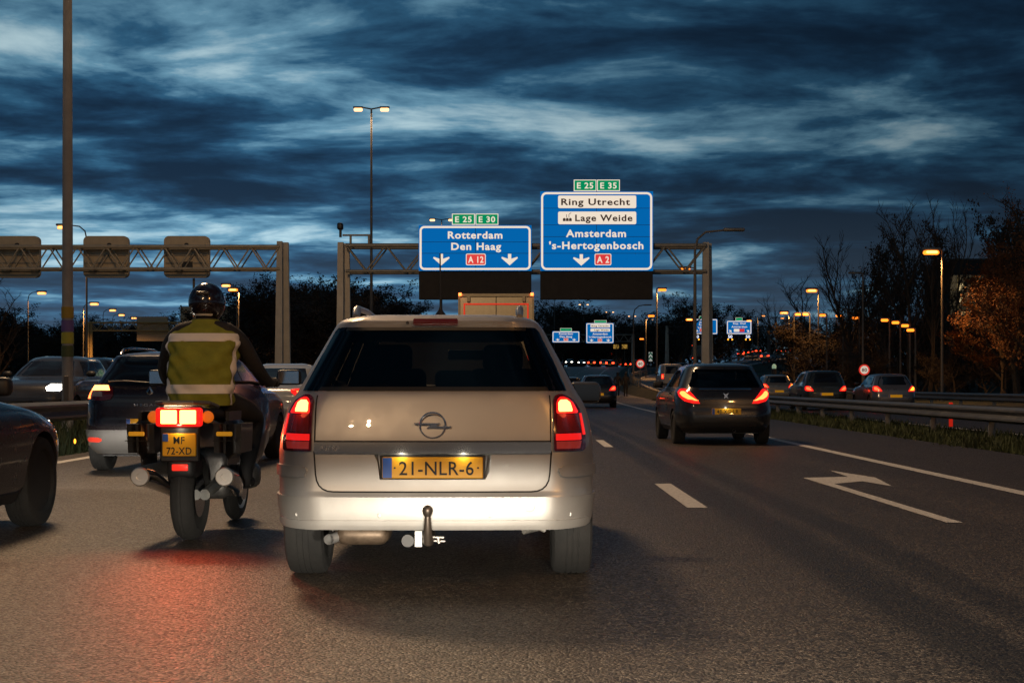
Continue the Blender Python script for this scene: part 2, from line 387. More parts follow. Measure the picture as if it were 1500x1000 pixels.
# ------------------------------------------------------------------ guardrails
WB = [(0, .0), (.03, .025), (.075, .055), (.0, .105), (.0, .155), (.0, .205), (.075, .255), (.03, .285), (0, .31)]
WB = [(.0, 0), (.035, .02), (.075, .05), (.075, .085), (.02, .125), (.0, .155), (.02, .185), (.075, .225), (.075, .26), (.035, .29), (.0, .31)]
def guardrail(name, pf, ys, label, group, side=1, both=True, z0=.36, post_every=4.0, post_max=130, start=-1):
    """pf(y)->(x,y,z). side +1: beam bulges to +x."""
    root = empty(name, pf(max(ys[0], 15)), 0, label, 'guardrail', group); ox = Vector(root.location)
    for s in ((side, -side) if both else (side,)):
        vs, fs = [], []; n = len(WB)
        for y in ys:
            x, yy, z = pf(y)
            for a, b in WB: vs.append((x + s*(.09 + a) - ox.x, yy - ox.y, z + z0 + b - ox.z))
        for i in range(len(ys)-1):
            for k in range(n-1): fs.append((i*n+k, i*n+k+1, (i+1)*n+k+1, (i+1)*n+k))
        MB().add(vs, fs).build('beam', m_steel, root, smooth=50, fix=False)
    pm = MB().box((-.06, -.03, -.2), (.06, .03, z0+.26)).box((-.1, -.025, z0+.06), (.1, .025, z0+.24)).mesh('post')
    pm.materials.append(m_post); y = ys[0]
    while y < min(ys[-1], post_max):
        if y > start:
            x, yy, z = pf(y); o = link('post', pm, None, root, (x-ox.x, yy-ox.y, z-ox.z))
        y += post_every
    return root
def main_off(o_): return lambda y: (o_ + cx(y), y, fz(y))
def ramp_off(o_): return lambda y: (rx(y) + o_*math.cos(rdir(y)), y - o_*math.sin(rdir(y)), rz_(y))
guardrail('guardrail', main_off(9.35), ylist(8, 60, 4)+ylist(64, 360, 6), 'long double-beam steel guardrail on the grass verge right of the motorway', 'guardrails', 1, True, .34)
guardrail('guardrail', main_off(-7.3), ylist(6, 60, 4)+ylist(64, 360, 6), 'double-beam steel guardrail on the median left of the dark estate car', 'guardrails', 1, True, .50, start=6)
guardrail('guardrail', ramp_off(4.9), ylist(10, 60, 4)+ylist(64, 420, 6), 'far thin guardrail behind the right-hand carriageway below the trees', 'guardrails', -1, False, .42)
guardrail('guardrail', ramp_off(-3.3), ylist(120, 420, 5), 'guardrail on the left edge of the climbing slip road', 'guardrails', 1, False, .42, post_max=260)
guardrail('guardrail', main_off(-10.2), ylist(22, 60, 4)+ylist(64, 300, 6), 'guardrail beside the oncoming lanes behind the median mast', 'guardrails', -1, False, .42, start=20)

# grass along the verges (uncountable)
def grass(name, f, n, label, hmin=.04, hmax=.2):
    vs, fs = [], []; r = random.Random(name)
    for i in range(n):
        x, y, z = f(r); h = r.uniform(hmin, hmax)*(.6+.8*r.random()); a = r.uniform(0, 6.28); wd = .012+.02*r.random()
        lx, ly = r.gauss(0, .35)*h, r.gauss(0, .35)*h; c, s = math.cos(a)*wd, math.sin(a)*wd; b = len(vs)
        vs += [(x-c, y-s, z), (x+c, y+s, z), (x+lx, y+ly, z+h)]; fs.append((b, b+1, b+2))
    o = MB().add(vs, fs).build(name, m_blade, smooth=None, fix=False)
    return tag(o, label, 'grass', kind='stuff')
def f_r(r):
    t = r.random(); y = 17 + 75*t**1.7; x = 7.75 + 2.4*r.random()**.7 + .22*math.sin(y*.7)*r.random()+ .12*math.sin(y*1.7) + .1*math.sin(y*.6+1); return (x+cx(y), y, fz(y)-.05)
grass('verge_grass', f_r, 42000, 'rough grass along the verge under the right guardrail')
def f_l(r):
    t = r.random(); y = 15 + 45*t**1.6; return (-7.1 - 3.0*r.random()+cx(y), y, fz(y)-.05)
grass('median_grass', f_l, 16000, 'weeds and grass on the median under the left guardrail', .12, .5)
# ------------------------------------------------------------------ car bodies from stacked horizontal outlines
class Body:
    """rows: (z, half width, rear y, front y, rear corner rx, ry). Local: +y forward, rear bumper at y=0, x=0 centre."""
    def __init__(s, rows, taper=.03, crown=.05, fcorner=(.35, .55)):
        a = np.array(rows, float); s.z0, s.z1 = a[0, 0], a[-1, 0]; s.zk = a[:, 0]
        s.fn = [pchip(a[:, 0], a[:, i]) for i in range(1, 6)]; s.taper = taper; s.crown = crown; s.fc = fcorner; s.cache = {}
        s.ymid = .5*(a[:, 2].min()+a[:, 3].max()); s.half = .5*(a[:, 3].max()-a[:, 2].min())
    def out(s, z, q=1):
        key = (round(float(z), 4), q)
        if key in s.cache: return s.cache[key]
        hw, re, fr, cxr, cyr = [float(f(z)) for f in s.fn]
        ln = fr-re; cyr = min(cyr, ln*.35); fx, fy = min(s.fc[0], hw*.6), min(s.fc[1], ln*.3); cxr = min(cxr, hw*.8)
        pts = []; nA, nB, nC = int(9*q), int(9*q), int(14*q)
        cr = s.crown*hw
        for i in range(nA): x = (hw-cxr)*i/nA; pts.append((x, re+cr*(x/hw)**2))
        yb = re+cr*((hw-cxr)/hw)**2
        for i in range(nB):
            t = math.pi/2*i/nB; pts.append((hw-cxr+cxr*math.sin(t), yb+cyr*(1-math.cos(t))))
        for i in range(nC): pts.append((hw, yb+cyr+(fr-.08*hw-fy-yb-cyr)*i/nC))
        yf = fr-.08*hw
        for i in range(nB):
            t = math.pi/2*i/nB; pts.append((hw-fx+fx*math.cos(t), yf-fy+fy*math.sin(t)))
        for i in range(nA+1): x = (hw-fx)*(1-i/nA); pts.append((x, yf+.08*hw*(1-(x/hw)**2)-.08*hw*(1-((hw-fx)/hw)**2)*(1 if i == 0 else 1)))
        p = np.array(pts); k = 1-s.taper*(np.abs(p[:, 1]-s.ymid)/s.half)**3; p[:, 0] *= k
        d = np.concatenate([[0], np.cumsum(np.hypot(*np.diff(p, axis=0).T))])
        s.cache[key] = (p, d); return p, d
    def pt(s, mode, u, z):
        p, d = s.out(z, 2); sg = -1 if u < 0 else 1; a = abs(u)
        if mode == 'rear': x = np.interp(a, d, p[:, 0]); y = np.interp(a, d, p[:, 1])
        elif mode == 'front': x = np.interp(d[-1]-a, d, p[:, 0]); y = np.interp(d[-1]-a, d, p[:, 1])
        elif mode == 'right': y = u; x = np.interp(u, p[:, 1], p[:, 0]); sg = 1
        elif mode == 'left': y = u; x = np.interp(u, p[:, 1], p[:, 0]); sg = -1
        return Vector((sg*x, y, z))
    def nrm(s, mode, u, z):
        e = .012; zz0, zz1 = max(z-e, s.z0), min(z+e, s.z1)
        a = s.pt(mode, u+e, z)-s.pt(mode, u-e, z); b = s.pt(mode, u, zz1)-s.pt(mode, u, zz0); n = a.cross(b)
        n = n.normalized() if n.length > 1e-9 else Vector((0, -1, 0))
        c = Vector((0, s.ymid, .6)); q = s.pt(mode, u, z)-c
        return n if n.dot(q) > 0 else -n
    def mesh(s, nz=56, q=1):
        zs = sorted(set([round(float(v), 4) for v in np.linspace(s.z0, s.z1, nz)] + [round(float(v), 4) for v in s.zk]))
        vs, fs = [], []
        for z in zs:
            p, _ = s.out(z, q); loop = [(x, y, z) for x, y in p] + [(-x, y, z) for x, y in p[-2:0:-1]]; n = len(loop); vs += loop
        for i in range(len(zs)-1):
            for k in range(n): fs.append((i*n+k, i*n+(k+1) % n, (i+1)*n+(k+1) % n, (i+1)*n+k))
        fs.append(tuple(range(n))[::-1]); m = len(zs)-1; fs.append(tuple(m*n+k for k in range(n)))
        return MB().add(vs, fs).mesh('body')
    def patch(s, name, mode, rows, m, parent, off=.005, thick=.012, ns=10, nz=8, smooth=40):
        """rows: (z, u0, u1) boundary of a panel on the skin"""
        rows = sorted(rows); zk = np.array([r[0] for r in rows]); A = np.array([r[1] for r in rows]); B = np.array([r[2] for r in rows])
        zs = sorted(set([round(float(v), 4) for v in np.linspace(zk[0], zk[-1], nz)] + [round(float(v), 4) for v in zk]))
        g, bk = [], []
        for z in zs:
            a, b = np.interp(z, zk, A), np.interp(z, zk, B)
            for i in range(ns+1):
                u = a+(b-a)*i/ns; p = s.pt(mode, u, z); n = s.nrm(mode, u, z); g.append(p+n*off); bk.append(p+n*(off-thick))
        w = ns+1; h = len(zs); fs = [(j*w+i, j*w+i+1, (j+1)*w+i+1, (j+1)*w+i) for j in range(h-1) for i in range(ns)]
        ring = [i for i in range(ns)] + [j*w+ns for j in range(h-1)] + [(h-1)*w+i for i in range(ns, 0, -1)] + [j*w for j in range(h-1, 0, -1)]
        nb = len(g); vs = g+[bk[i] for i in ring]
        for k in range(len(ring)): fs.append((ring[k], nb+k, nb+(k+1) % len(ring), ring[(k+1) % len(ring)]))
        return MB().add(vs, fs).build(name, m, parent, smooth=smooth)
    def seam(s, name, mode, path, m, parent, wd=.006, off=.0018):
        vs, fs = [], []; pts = []
        for (u0, z0), (u1, z1) in zip(path[:-1], path[1:]):
            n = max(2, int(math.hypot(u1-u0, z1-z0)/.04)); pts += [(u0+(u1-u0)*i/n, z0+(z1-z0)*i/n) for i in range(n)]
        pts.append(path[-1]); q = []
        for i, (u, z) in enumerate(pts):
            a, b = pts[max(i-1, 0)], pts[min(i+1, len(pts)-1)]; d = math.hypot(b[0]-a[0], b[1]-a[1]) or 1; nx, nz = -(b[1]-a[1])/d, (b[0]-a[0])/d
            for sg in (-1, 1):
                uu, z2 = u+sg*nx*wd/2, z+sg*nz*wd/2; vs.append(s.pt(mode, uu, z2)+s.nrm(mode, uu, z2)*off)
        for i in range(len(pts)-1): fs.append((2*i, 2*i+1, 2*i+3, 2*i+2))
        return MB().add(vs, fs).build(name, m, parent, smooth=None)
def mirror_rows(rows): return [(z, -b, -a) for z, a, b in rows]
def rounded_path(pts, r=.05, n=5):
    out = []
    for i in range(len(pts)):
        p = Vector(pts[i]); a = Vector(pts[i-1]); b = Vector(pts[(i+1) % len(pts)])
        if i == 0 or i == len(pts)-1: out.append(tuple(p)); continue
        d1, d2 = (a-p).normalized()*r, (b-p).normalized()*r
        for k in range(n+1):
            t = k/n; out.append(tuple((p+d1)*(1-t)**2 + p*2*t*(1-t) + (p+d2)*t*t))
    return out

def cut(me, cutters, mats):
    """cut openings out of a solid body; cut faces take the cutter's dark material"""
    o = bpy.data.objects.new('tmp_body', me); COL.objects.link(o)
    me.materials.clear()
    for m in mats: me.materials.append(m)
    tmp = [o]
    for mb in cutters:
        cm = mb.mesh('cutter'); 
        cm.materials.append(mats[1])
        c = bpy.data.objects.new('tmp_cut', cm); COL.objects.link(c); tmp.append(c)
        md = o.modifiers.new('b', 'BOOLEAN'); md.object = c; md.operation = 'DIFFERENCE'; md.solver = 'EXACT'
        try: md.material_mode = 'TRANSFER'
        except Exception: pass
    dg = bpy.context.evaluated_depsgraph_get(); dg.update()
    out = bpy.data.meshes.new_from_object(o.evaluated_get(dg))
    for t in tmp: bpy.data.objects.remove(t)
    return out

WHEELS = {}
def wheel(parent, loc, r=.32, wd=.2, spokes=5, side=1, mrim=None, lo=False, steel=False):
    mrim = mrim or m_alloy; key = (r, wd, spokes, side, lo, mrim.name)
    if key not in WHEELS:
        n = 16 if lo else 44; h = wd/2
        ty = MB().lathe([(r*.66, -h*.8), (r*.72, -h), (r*.88, -h*1.04), (r*.965, -h*.92), (r*.99, -h*.72), (r, -h*.45), (r, -h*.34), (r*.985, -h*.33), (r*.985, -h*.27), (r, -h*.26), (r, h*.0-.004), (r*.985, -.003), (r*.985, .003), (r, .004),
                         (r, h*.26), (r*.985, h*.27), (r*.985, h*.33), (r, h*.34), (r, h*.45), (r*.99, h*.72), (r*.965, h*.92), (r*.88, h*1.04), (r*.72, h), (r*.66, h*.8)] if not lo else
                        [(r*.66, -h*.8), (r*.88, -h), (r, -h*.6), (r, h*.6), (r*.88, h), (r*.66, h*.8)], 'x', n).mesh('tyre')
        ty.materials.append(m_rubber); shade(ty, 30)
        o_ = side*h
        hub = MB().lathe([(.001, o_*.55), (r*.14, o_*.6), (r*.16, o_*.3), (r*.6, o_*.05), (r*.67, -o_*.1)], 'x', n).mesh('hub'); hub.materials.append(m_black); shade(hub, 40)
        rim = MB().lathe([(r*.6, o_*.05), (r*.63, o_*.7), (r*.68, o_*.86), (r*.665, o_*.6)], 'x', n)
        for k in range(spokes):
            t = 2*math.pi*k/spokes; ct, st = math.cos(t), math.sin(t)
            for a in ([-.09, .09] if not steel else [0]):
                vs = []
                for rr, w2, xo in ((.07*r, .055*r, .72), (.62*r, .05*r if not steel else .12*r, .55)):
                    for sx in (-1, 1):
                        for dx in (0, -.3):
                            ang = t+a*(.6 if rr < .2*r else 1.2); c2, s2 = math.cos(ang), math.sin(ang)
                            vs.append((o_*(xo+dx), rr*c2-sx*w2*s2, rr*s2+sx*w2*c2))
                rim.add(vs, [(0, 2, 6, 4), (1, 5, 7, 3), (0, 4, 5, 1), (2, 3, 7, 6)])
        rim = rim.mesh('rim'); rim.materials.append(mrim); shade(rim, 35); WHEELS[key] = (ty, rim, hub)
    ty, rim, hub = WHEELS[key]
    w_ = link('wheel', hub, None, parent, loc); link('tyre', ty, None, w_); link('rim', rim, None, w_); return w_

# lettering -> mesh in the x,z plane, facing -y
def lettering(name, s, m, parent, cx_, cz, y, height, width=None, bold=.0, space=1.05, depth=.004, maxw=None):
    cu = bpy.data.curves.new('txt', 'FONT'); cu.body = s; cu.size = 1; cu.space_character = space; cu.offset = bold; cu.resolution_u = 3; cu.extrude = 0
    ob = bpy.data.objects.new('txt', cu); COL.objects.link(ob); dg = bpy.context.evaluated_depsgraph_get(); dg.update()
    me = bpy.data.meshes.new_from_object(ob.evaluated_get(dg)); bpy.data.objects.remove(ob)
    if not me.vertices: return None
    xs = [v.co.x for v in me.vertices]; ys = [v.co.y for v in me.vertices]
    capz = .729                                                  # cap height of the built-in face at size 1
    sc_y = height/capz; sc_x = sc_y if width is None else width/(max(xs)-min(xs)); mid = .5*(max(xs)+min(xs))
    for v in me.vertices: v.co = Vector(((v.co.x-mid)*sc_x+cx_, y, (v.co.y-capz/2)*sc_y+cz))
    me.materials.clear(); me.update()
    return link(name, me, m, parent)
def plate(parent, x, z, y, text, wd=.52, ht=.11, far=False, tilt=0):
    p = MB().rbox((x-wd/2, y, z-ht/2), (x+wd/2, y+.012, z+ht/2), .004, 1).build('number_plate', m_plate_glow if far else m_plate, parent)
    MB().box((x-wd/2+.003, y-.002, z-ht/2+.003), (x-wd/2+.05, y+.004, z+ht/2-.003)).build('country_band', m_plblue, p, smooth=None)
    if text: lettering('lettering', text, m_ink, p, x+.02, z, y-.0015, ht*.66, wd*.74, .008)
    return p
def light_at(name, kind, loc, parent, energy, color, size=.05, spot=None, rot=None, scale=None, blend=.4, spec=1.0):
    ld = bpy.data.lights.new(name, kind); ld.energy = energy; ld.color = color; ld.shadow_soft_size = size
    if kind == 'SPOT': ld.spot_size = spot; ld.spot_blend = blend
    o = bpy.data.objects.new(name, ld); COL.objects.link(o); o.location = loc
    if rot: o.rotation_euler = rot
    if scale: o.scale = scale
    ld.specular_factor = spec
    if parent: o.parent = parent
    return o

# ================================================================== the silver estate ahead
def estate_silver():
    t = empty('estate_car', (-.41, 7.30, 0), R(.3), 'silver estate car with tow bar and yellow plate 21-NLR-6 right ahead', 'car')
    pm = mat('silver_paint', (.44, .43, .415), .44, .55, .5, var=.05, vscale=3, var_r=.06)
    pm.node_tree.nodes['Principled BSDF'].inputs['Coat Roughness'].default_value = .012; pm.node_tree.nodes['Principled BSDF'].inputs['Coat Weight'].default_value = .35
    tt = pm.node_tree; bb = tt.nodes['Principled BSDF']; src = bb.inputs['Base Color'].links[0].from_socket        # road film low down, in its own blotches
    tq = tt.nodes.new('ShaderNodeTexCoord'); sq = tt.nodes.new('ShaderNodeSeparateXYZ'); tt.links.new(tq.outputs['Object'], sq.inputs[0])
    n1 = tt.nodes.new('ShaderNodeTexNoise'); n1.inputs['Scale'].default_value = 5; n1.inputs['Detail'].default_value = 7; n1.inputs['Roughness'].default_value = .7; tt.links.new(tq.outputs['Object'], n1.inputs['Vector'])
    h1 = tt.nodes.new('ShaderNodeMapRange'); h1.inputs[1].default_value = .95; h1.inputs[2].default_value = .3; h1.inputs[3].default_value = 0; h1.inputs[4].default_value = .55; tt.links.new(sq.outputs[2], h1.inputs[0])
    a1 = tt.nodes.new('ShaderNodeMath'); a1.operation = 'MULTIPLY'; tt.links.new(h1.outputs[0], a1.inputs[0]); tt.links.new(n1.outputs[0], a1.inputs[1])
    x1 = tt.nodes.new('ShaderNodeMix'); x1.data_type = 'RGBA'; x1.inputs[7].default_value = (.22, .19, .15, 1); tt.links.new(src, x1.inputs[6]); tt.links.new(a1.outputs[0], x1.inputs[0]); tt.links.new(x1.outputs[2], bb.inputs['Base Color'])
    rows = [(.338, .84, .02, 4.46, .26, .48), (.36, .85, .008, 4.47, .26, .48), (.44, .86, .0, 4.50, .25, .46), (.505, .868, .002, 4.51, .25, .46), (.535, .868, .022, 4.50, .24, .45),
            (.62, .872, .034, 4.47, .24, .45), (.72, .872, .038, 4.42, .24, .46), (.80, .866, .045, 4.30, .24, .46), (.90, .848, .065, 3.95, .24, .48), (.98, .822, .085, 3.40, .24, .48), (1.04, .785, .105, 3.22, .24, .48),
            (1.10, .752, .150, 3.10, .24, .46), (1.22, .690, .245, 2.90, .22, .44), (1.33, .632, .330, 2.70, .21, .42), (1.395, .598, .375, 2.58, .2, .4), (1.425, .575, .365, 2.5, .2, .4), (1.452, .540, .42, 2.38, .2, .4), (1.472, .48, .58, 2.15, .2, .4), (1.485, .36, .85, 1.9, .2, .4)]
    b = Body(rows, taper=.035, crown=.055)
    R_ = .318; ya, yb = .93, 3.63
    cut_w = MB()
    for yy in (ya, yb):
        for sx in (-1, 1): cut_w.lathe([(R_+.045, .60*sx), (R_+.045, 1.1*sx)], 'x', 40, (0, yy, R_))
    tun = MB().prism([(-.60, 1.075), (.60, 1.075), (.50, 1.378), (-.50, 1.378)], -.5, 3.9)
    side = MB().xprism([(.62, 1.075), (2.75, 1.075), (2.30, 1.36), (.85, 1.36)], -1.2, 1.2)
    rec = MB().add([(-.365, -.05, .735), (.365, -.05, .735), (.285, -.05, .585), (-.285, -.05, .585), (-.285, .075, .726), (.285, .075, .726), (.268, .075, .602), (-.268, .075, .602)],
                   [(0, 1, 2, 3), (4, 7, 6, 5), (0, 4, 5, 1), (1, 5, 6, 2), (2, 6, 7, 3), (3, 7, 4, 0)])
    me = cut(b.mesh(64, 1), [cut_w, tun, side], [pm, m_dark])
    me = cut(me, [rec], [pm, m_dark]) if False else me
    # second cut keeps the paint on the plate recess
    o2 = bpy.data.objects.new('tmp', me); COL.objects.link(o2); rm = rec.mesh('c'); rm.materials.append(pm); c2 = bpy.data.objects.new('tmpc', rm); COL.objects.link(c2)
    md = o2.modifiers.new('b', 'BOOLEAN'); md.object = c2; md.solver = 'EXACT'
    try: md.material_mode = 'TRANSFER'
    except Exception: pass
    dg = bpy.context.evaluated_depsgraph_get(); dg.update(); me = bpy.data.meshes.new_from_object(o2.evaluated_get(dg)); bpy.data.objects.remove(o2); bpy.data.objects.remove(c2)
    link('body', me, None, t, None, 28)
    # glazing
    b.patch('rear_window', 'rear', [(1.052, -.76, .76), (1.22, -.70, .70), (1.375, -.625, .625), (1.395, -.59, .59)], m_glass, t, .005, .008, 22, 12)
    b.patch('windscreen', 'front', [(1.05, -.66, .66), (1.39, -.52, .52)], m_clear, t, .004, .006, 14, 8)
    for sd in ('right', 'left'):
        b.patch('side_window', sd, [(1.06, .60, 1.36), (1.375, .84, 1.36)], m_glass, t, .004, .006, 6, 6)
        b.patch('side_window', sd, [(1.06, 1.40, 2.15), (1.375, 1.40, 2.02)], m_glass, t, .004, .006, 6, 6)
        b.patch('side_window', sd, [(1.06, 2.20, 2.85), (1.375, 2.07, 2.36)], m_glass, t, .004, .006, 6, 6)
    for sg in (-1, 1):
        rw = [(1.052, .615, .775), (1.08, .60, .77), (1.22, .56, .715), (1.375, .505, .64), (1.395, .50, .60)]
        b.patch('pillar_cover', 'rear', rw if sg > 0 else mirror_rows(rw), m_dglass, t, .0035, .006, 8, 10)
    # bumper cover, proud of the body, with a low step
    bp = b.patch('rear_bumper', 'rear', [(.345, -1.12, 1.12), (.37, -1.2, 1.2), (.505, -1.22, 1.22)], pm, t, .012, .03, 60, 8)
    b.patch('lower_lip', 'rear', [(.352, -.90, .90), (.362, -.95, .95), (.384, -.95, .95), (.392, -.9, .9)], pm, bp, .022, .02, 40, 5)
    for u in (-.72, -.27, .30, .73):
        c = b.pt('rear', u, .415); n = b.nrm('rear', u, .415)
        MB().lathe([(.001, -.0155), (.009, -.0150), (.0105, -.012)], 'y', 16, c).build('parking_sensor', mat('sensor_silver', (.36, .35, .33), .45, .4), bp)
    MB().lathe([(.001, -.0150), (.026, -.0150), (.029, -.0145), (.030, -.0125)], 'y', 28, b.pt('rear', .50, .462)).build('tow_eye_cover', pm, bp)
    # tailgate seam, corner pads, trim
    b.seam('tailgate_gap', 'rear', rounded_path([(-.615, .742), (-.60, .533), (.60, .533), (.615, .742)], .09), m_seam, t, .008)
    for sg in (-1, 1): b.seam('quarter_gap', 'rear', [(sg*.612, .742), (sg*.612, 1.03)], m_seam, t, .007)
    b.seam('handle_gap', 'rear', [(-.61, .793), (.61, .793)], m_seam, t, .007)
    strip_m = mat('dark_chrome', (.30, .30, .29), .22, .85)
    ts = b.patch('trim_strip', 'rear', [(.731, -.61, .61), (.742, -.614, .614), (.778, -.614, .614), (.788, -.61, .61)], strip_m, t, .014, .02, 40, 8)
    lettering('badge_lettering', 'ASTRA', m_chrome, ts, -.53, .760, b.pt('rear', -.55, .76).y-.019, .026, .105, .006, 1.1)
    for sg in (-1, 1):
        rw = [(.606, .70, 1.02), (.612, .665, 1.08), (.64, .65, 1.1), (.655, .655, 1.08), (.664, .68, 1.02)]
        if sg < 0: rw = mirror_rows(rw)
        b.patch('corner_pad', 'rear', rw, pm, t, .013, .018, 10, 6)
        lamp = [(.742, .632, .84), (.75, .628, .86), (.80, .626, .87), (.95, .626, .85), (1.0, .628, .80), (1.022, .64, .735), (1.03, .665, .70)]
        L = b.patch('tail_light', 'rear', lamp if sg > 0 else mirror_rows(lamp), mat('lamp_housing', (.10, .006, .006), .12, 0, .6), t, .012, .02, 12, 12)
        def sub(nm, rw_, m_, off=.0165): b.patch(nm, 'rear', rw_ if sg > 0 else mirror_rows(rw_), m_, L, off, .006, 8, 6)
        sub('brake_segment', [(.932, .645, .80), (.94, .640, .81), (.985, .642, .775), (1.006, .655, .735), (1.014, .672, .70)], m_redglow)
        sub('brake_bulb', [(.940, .655, .745), (.95, .650, .75), (.985, .652, .74), (.998, .668, .715)], m_brake, .0185)
        sub('indicator_segment', [(.835, .640, .80), (.925, .640, .80)], mat('smoked_red_lens', (.14, .018, .014), .1, 0, .6))
        sub('tail_segment', [(.795, .638, .80), (.80, .636, .81), (.828, .636, .81)], mat('red_lens_bright', (.5, .01, .008), .15, 0, .5, emit=(1, .015, .012), es=.75, sample=False))
        sub('reverse_segment', [(.752, .640, .79), (.79, .638, .81)], mat('pink_lens', (.42, .10, .09), .12, .2, .6, emit=(1, .03, .03), es=.12, sample=False))
        b.patch('side_glow', 'rear', ([(.82, .835, .862), (.93, .83, .85)] if sg > 0 else mirror_rows([(.82, .835, .862), (.93, .83, .85)])), m_redglow, L, .0165, .004, 3, 4)
    # ring-and-bolt emblem
    ez = .876; ey = b.pt('rear', 0, ez).y
    em = empty_part = MB()
    ring = [(-.001+0, 0)]
    pts = [(.066*math.cos(2*math.pi*k/40), ey-.012, ez+.066*math.sin(2*math.pi*k/40)) for k in range(41)]
    em.tube(pts, .0045, 8, cap=False)
    em.prism([(-.098, ez+.012), (.040, ez+.012), (.018, ez-.004), (.098, ez-.004), (.092, ez-.014), (-.030, ez-.014), (-.006, ez+.002), (-.090, ez+.004)], ey-.017, ey-.006)
    em.build('emblem', m_chrome, t)
    # plate and its frame
    pf = MB().rbox((-.272, .052, .577), (.272, .062, .722), .006, 2).build('plate_holder', m_black, t)
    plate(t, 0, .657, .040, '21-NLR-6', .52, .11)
    for x in (-.195, .235): MB().lathe([(.001, .0375), (.005, .038), (.005, .041)], 'y', 12, (x, 0, .657)).build('plate_screw', m_ink, t)
    lettering('frame_lettering', 'AUTOBEDRIJF DE BEER ZOETERMEER', mat('frame_ink', (.35, .33, .25), .6), pf, 0, .590, .0505, .009, .42) if False else None
    # roof details
    b.patch('high_brake_light', 'rear', [(1.407, -.115, .115), (1.411, -.12, .12), (1.428, -.12, .12), (1.432, -.115, .115)], mat('dark_red_lens', (.13, .01, .008), .15, 0, .5), t, .012, .015, 14, 4)
    MB().lathe([(.001, .005), (.008, .0), (.009, -.006)], 'y', 12, b.pt('rear', -.15, 1.418)+Vector((0, -.012, 0))).build('washer_nozzle', m_black, t)
    rail_m = mat('rail_alloy', (.55, .54, .52), .3, .8)
    for sg in (-1, 1):
        path = [(sg*.455, .62, 1.462), (sg*.455, .66, 1.495), (sg*.458, .74, 1.513), (sg*.462, 1.3, 1.525), (sg*.46, 2.0, 1.505), (sg*.455, 2.15, 1.48), (sg*.45, 2.2, 1.455)]
        MB().tube(path, [.020, .024, .020, .018, .018, .02, .02], 10).build('roof_rail', rail_m, t)
    an = MB().lathe([(.034, 0), (.030, .016), (.014, .036), (.007, .055)], 'z', 16, (.0, .95, 1.478)).build('antenna', m_black, t)
    MB().tube([(0, .95, 1.52), (0, .93, 1.66), (0, .90, 1.84)], [.0055, .0045, .004], 6).build('whip', m_black, an)
    for sg in (-1, 1):
        mo = MB().rbox((-.115, -.07, -.075), (.115, .06, .075), .05, 4)
        o = mo.build('door_mirror', paint('mirror_dark', (.10, .095, .09), .3, .4) if sg > 0 else pm, t, (sg*.93, 2.66, 1.03), 60); MB().box((-.10, -.072, -.055), (.10, -.068, .055)).build('mirror_glass', m_dglass, o, smooth=None)
        MB().tube([(sg*.82, 2.70, .985), (sg*.9, 2.68, 1.0)], .03, 8).build('mirror_arm', m_black, t)
        b.seam('door_gap', 'right' if sg > 0 else 'left', [(1.40, .34), (1.38, 1.04)], m_seam, t, .008)
        b.seam('door_gap', 'right' if sg > 0 else 'left', [(2.20, .34), (2.18, 1.04)], m_seam, t, .008)
    # seats and mirror inside
    sm = mat('seat_cloth', (.05, .048, .05), .9, var=.2)
    for x in (-.36, .36):
        s_ = MB().rbox((x-.22, 1.95, 1.0), (x+.22, 2.07, 1.19), .06, 3).build('seat', sm, t, None, 60); MB().rbox((x-.13, 1.93, 1.17), (x+.13, 2.03, 1.345), .05, 3).build('headrest', sm, s_, None, 60)
    for x in (-.42, 0.08, .42): MB().rbox((x-.12, 1.08, 1.05), (x+.12, 1.16, 1.17), .05, 3).build('headrest', sm, t, None, 60)
    MB().rbox((-.02, 2.50, 1.255), (.24, 2.53, 1.325), .02, 2).build('interior_mirror', m_black, t)
    # wheels, exhaust and underbody
    for yy in (ya, yb):
        for sx in (-1, 1): wheel(t, (sx*.752, yy, R_), R_, .215, 7, sx)
    MB().box((-.58, 1.25, .24), (.58, 4.0, .345)).build('underbody', m_black, t, smooth=None)
    MB().rbox((-.52, .22, .235), (-.24, .52, .345), .05, 3).build('exhaust_silencer', mat('rusty_steel', (.16, .115, .08), .5, .6, var=.4, vscale=15), t, None, 60)
    MB().tube([(-.55, .16, .275), (-.52, .30, .275), (-.46, .4, .28)], .028, 12, False).build('exhaust_pipe', m_alloy, t)
    for sg in (-1, 1):
        MB().tube([(sg*.50, .75, .29), (sg*.62, .9, .30)], .03, 8).tube([(sg*.48, .8, .25), (sg*.64, .95, .27)], .016, 8).tube([(sg*.45, .7, .33), (sg*.6, .75, .26)], .012, 8).build('suspension_arm', mat('arm_steel', (.35, .33, .3), .5, .6, var=.4), t)
    th = MB().tube([(-.02, .25, .30), (-.02, .05, .275), (-.02, -.03, .285), (-.02, -.055, .34), (-.02, -.06, .415)], [.028, .028, .026, .022, .016], 12)
    th.lathe([(.001, .41), (.016, .414), (.024, .43), (.027, .445), (.024, .46), (.014, .47), (.001, .473)], 'z', 18, (-.02, -.06, 0)); th.build('tow_hook', mat('tow_steel', (.10, .08, .065), .4, .7), t)
    sk = MB().lathe([(.001, -.03), (.032, -.03), (.035, -.02), (.035, .03)], 'y', 20, (-.125, .03, .285)).build('trailer_socket', m_black, t)
    MB().box((-.088, -.005, .255), (-.052, .02, .335)).build('socket_bracket', m_white, t, smooth=None)
    MB().tube([(-.05, .02, .305), (.06, .02, .30)], .006, 6).tube([(-.05, .03, .285), (.065, .03, .28)], .006, 6).tube([(.03, .02, .30), (.035, .02, .27)], .008, 6).build('hitch_bolts', mat('bolt_steel', (.3, .28, .26), .5, .6), t)
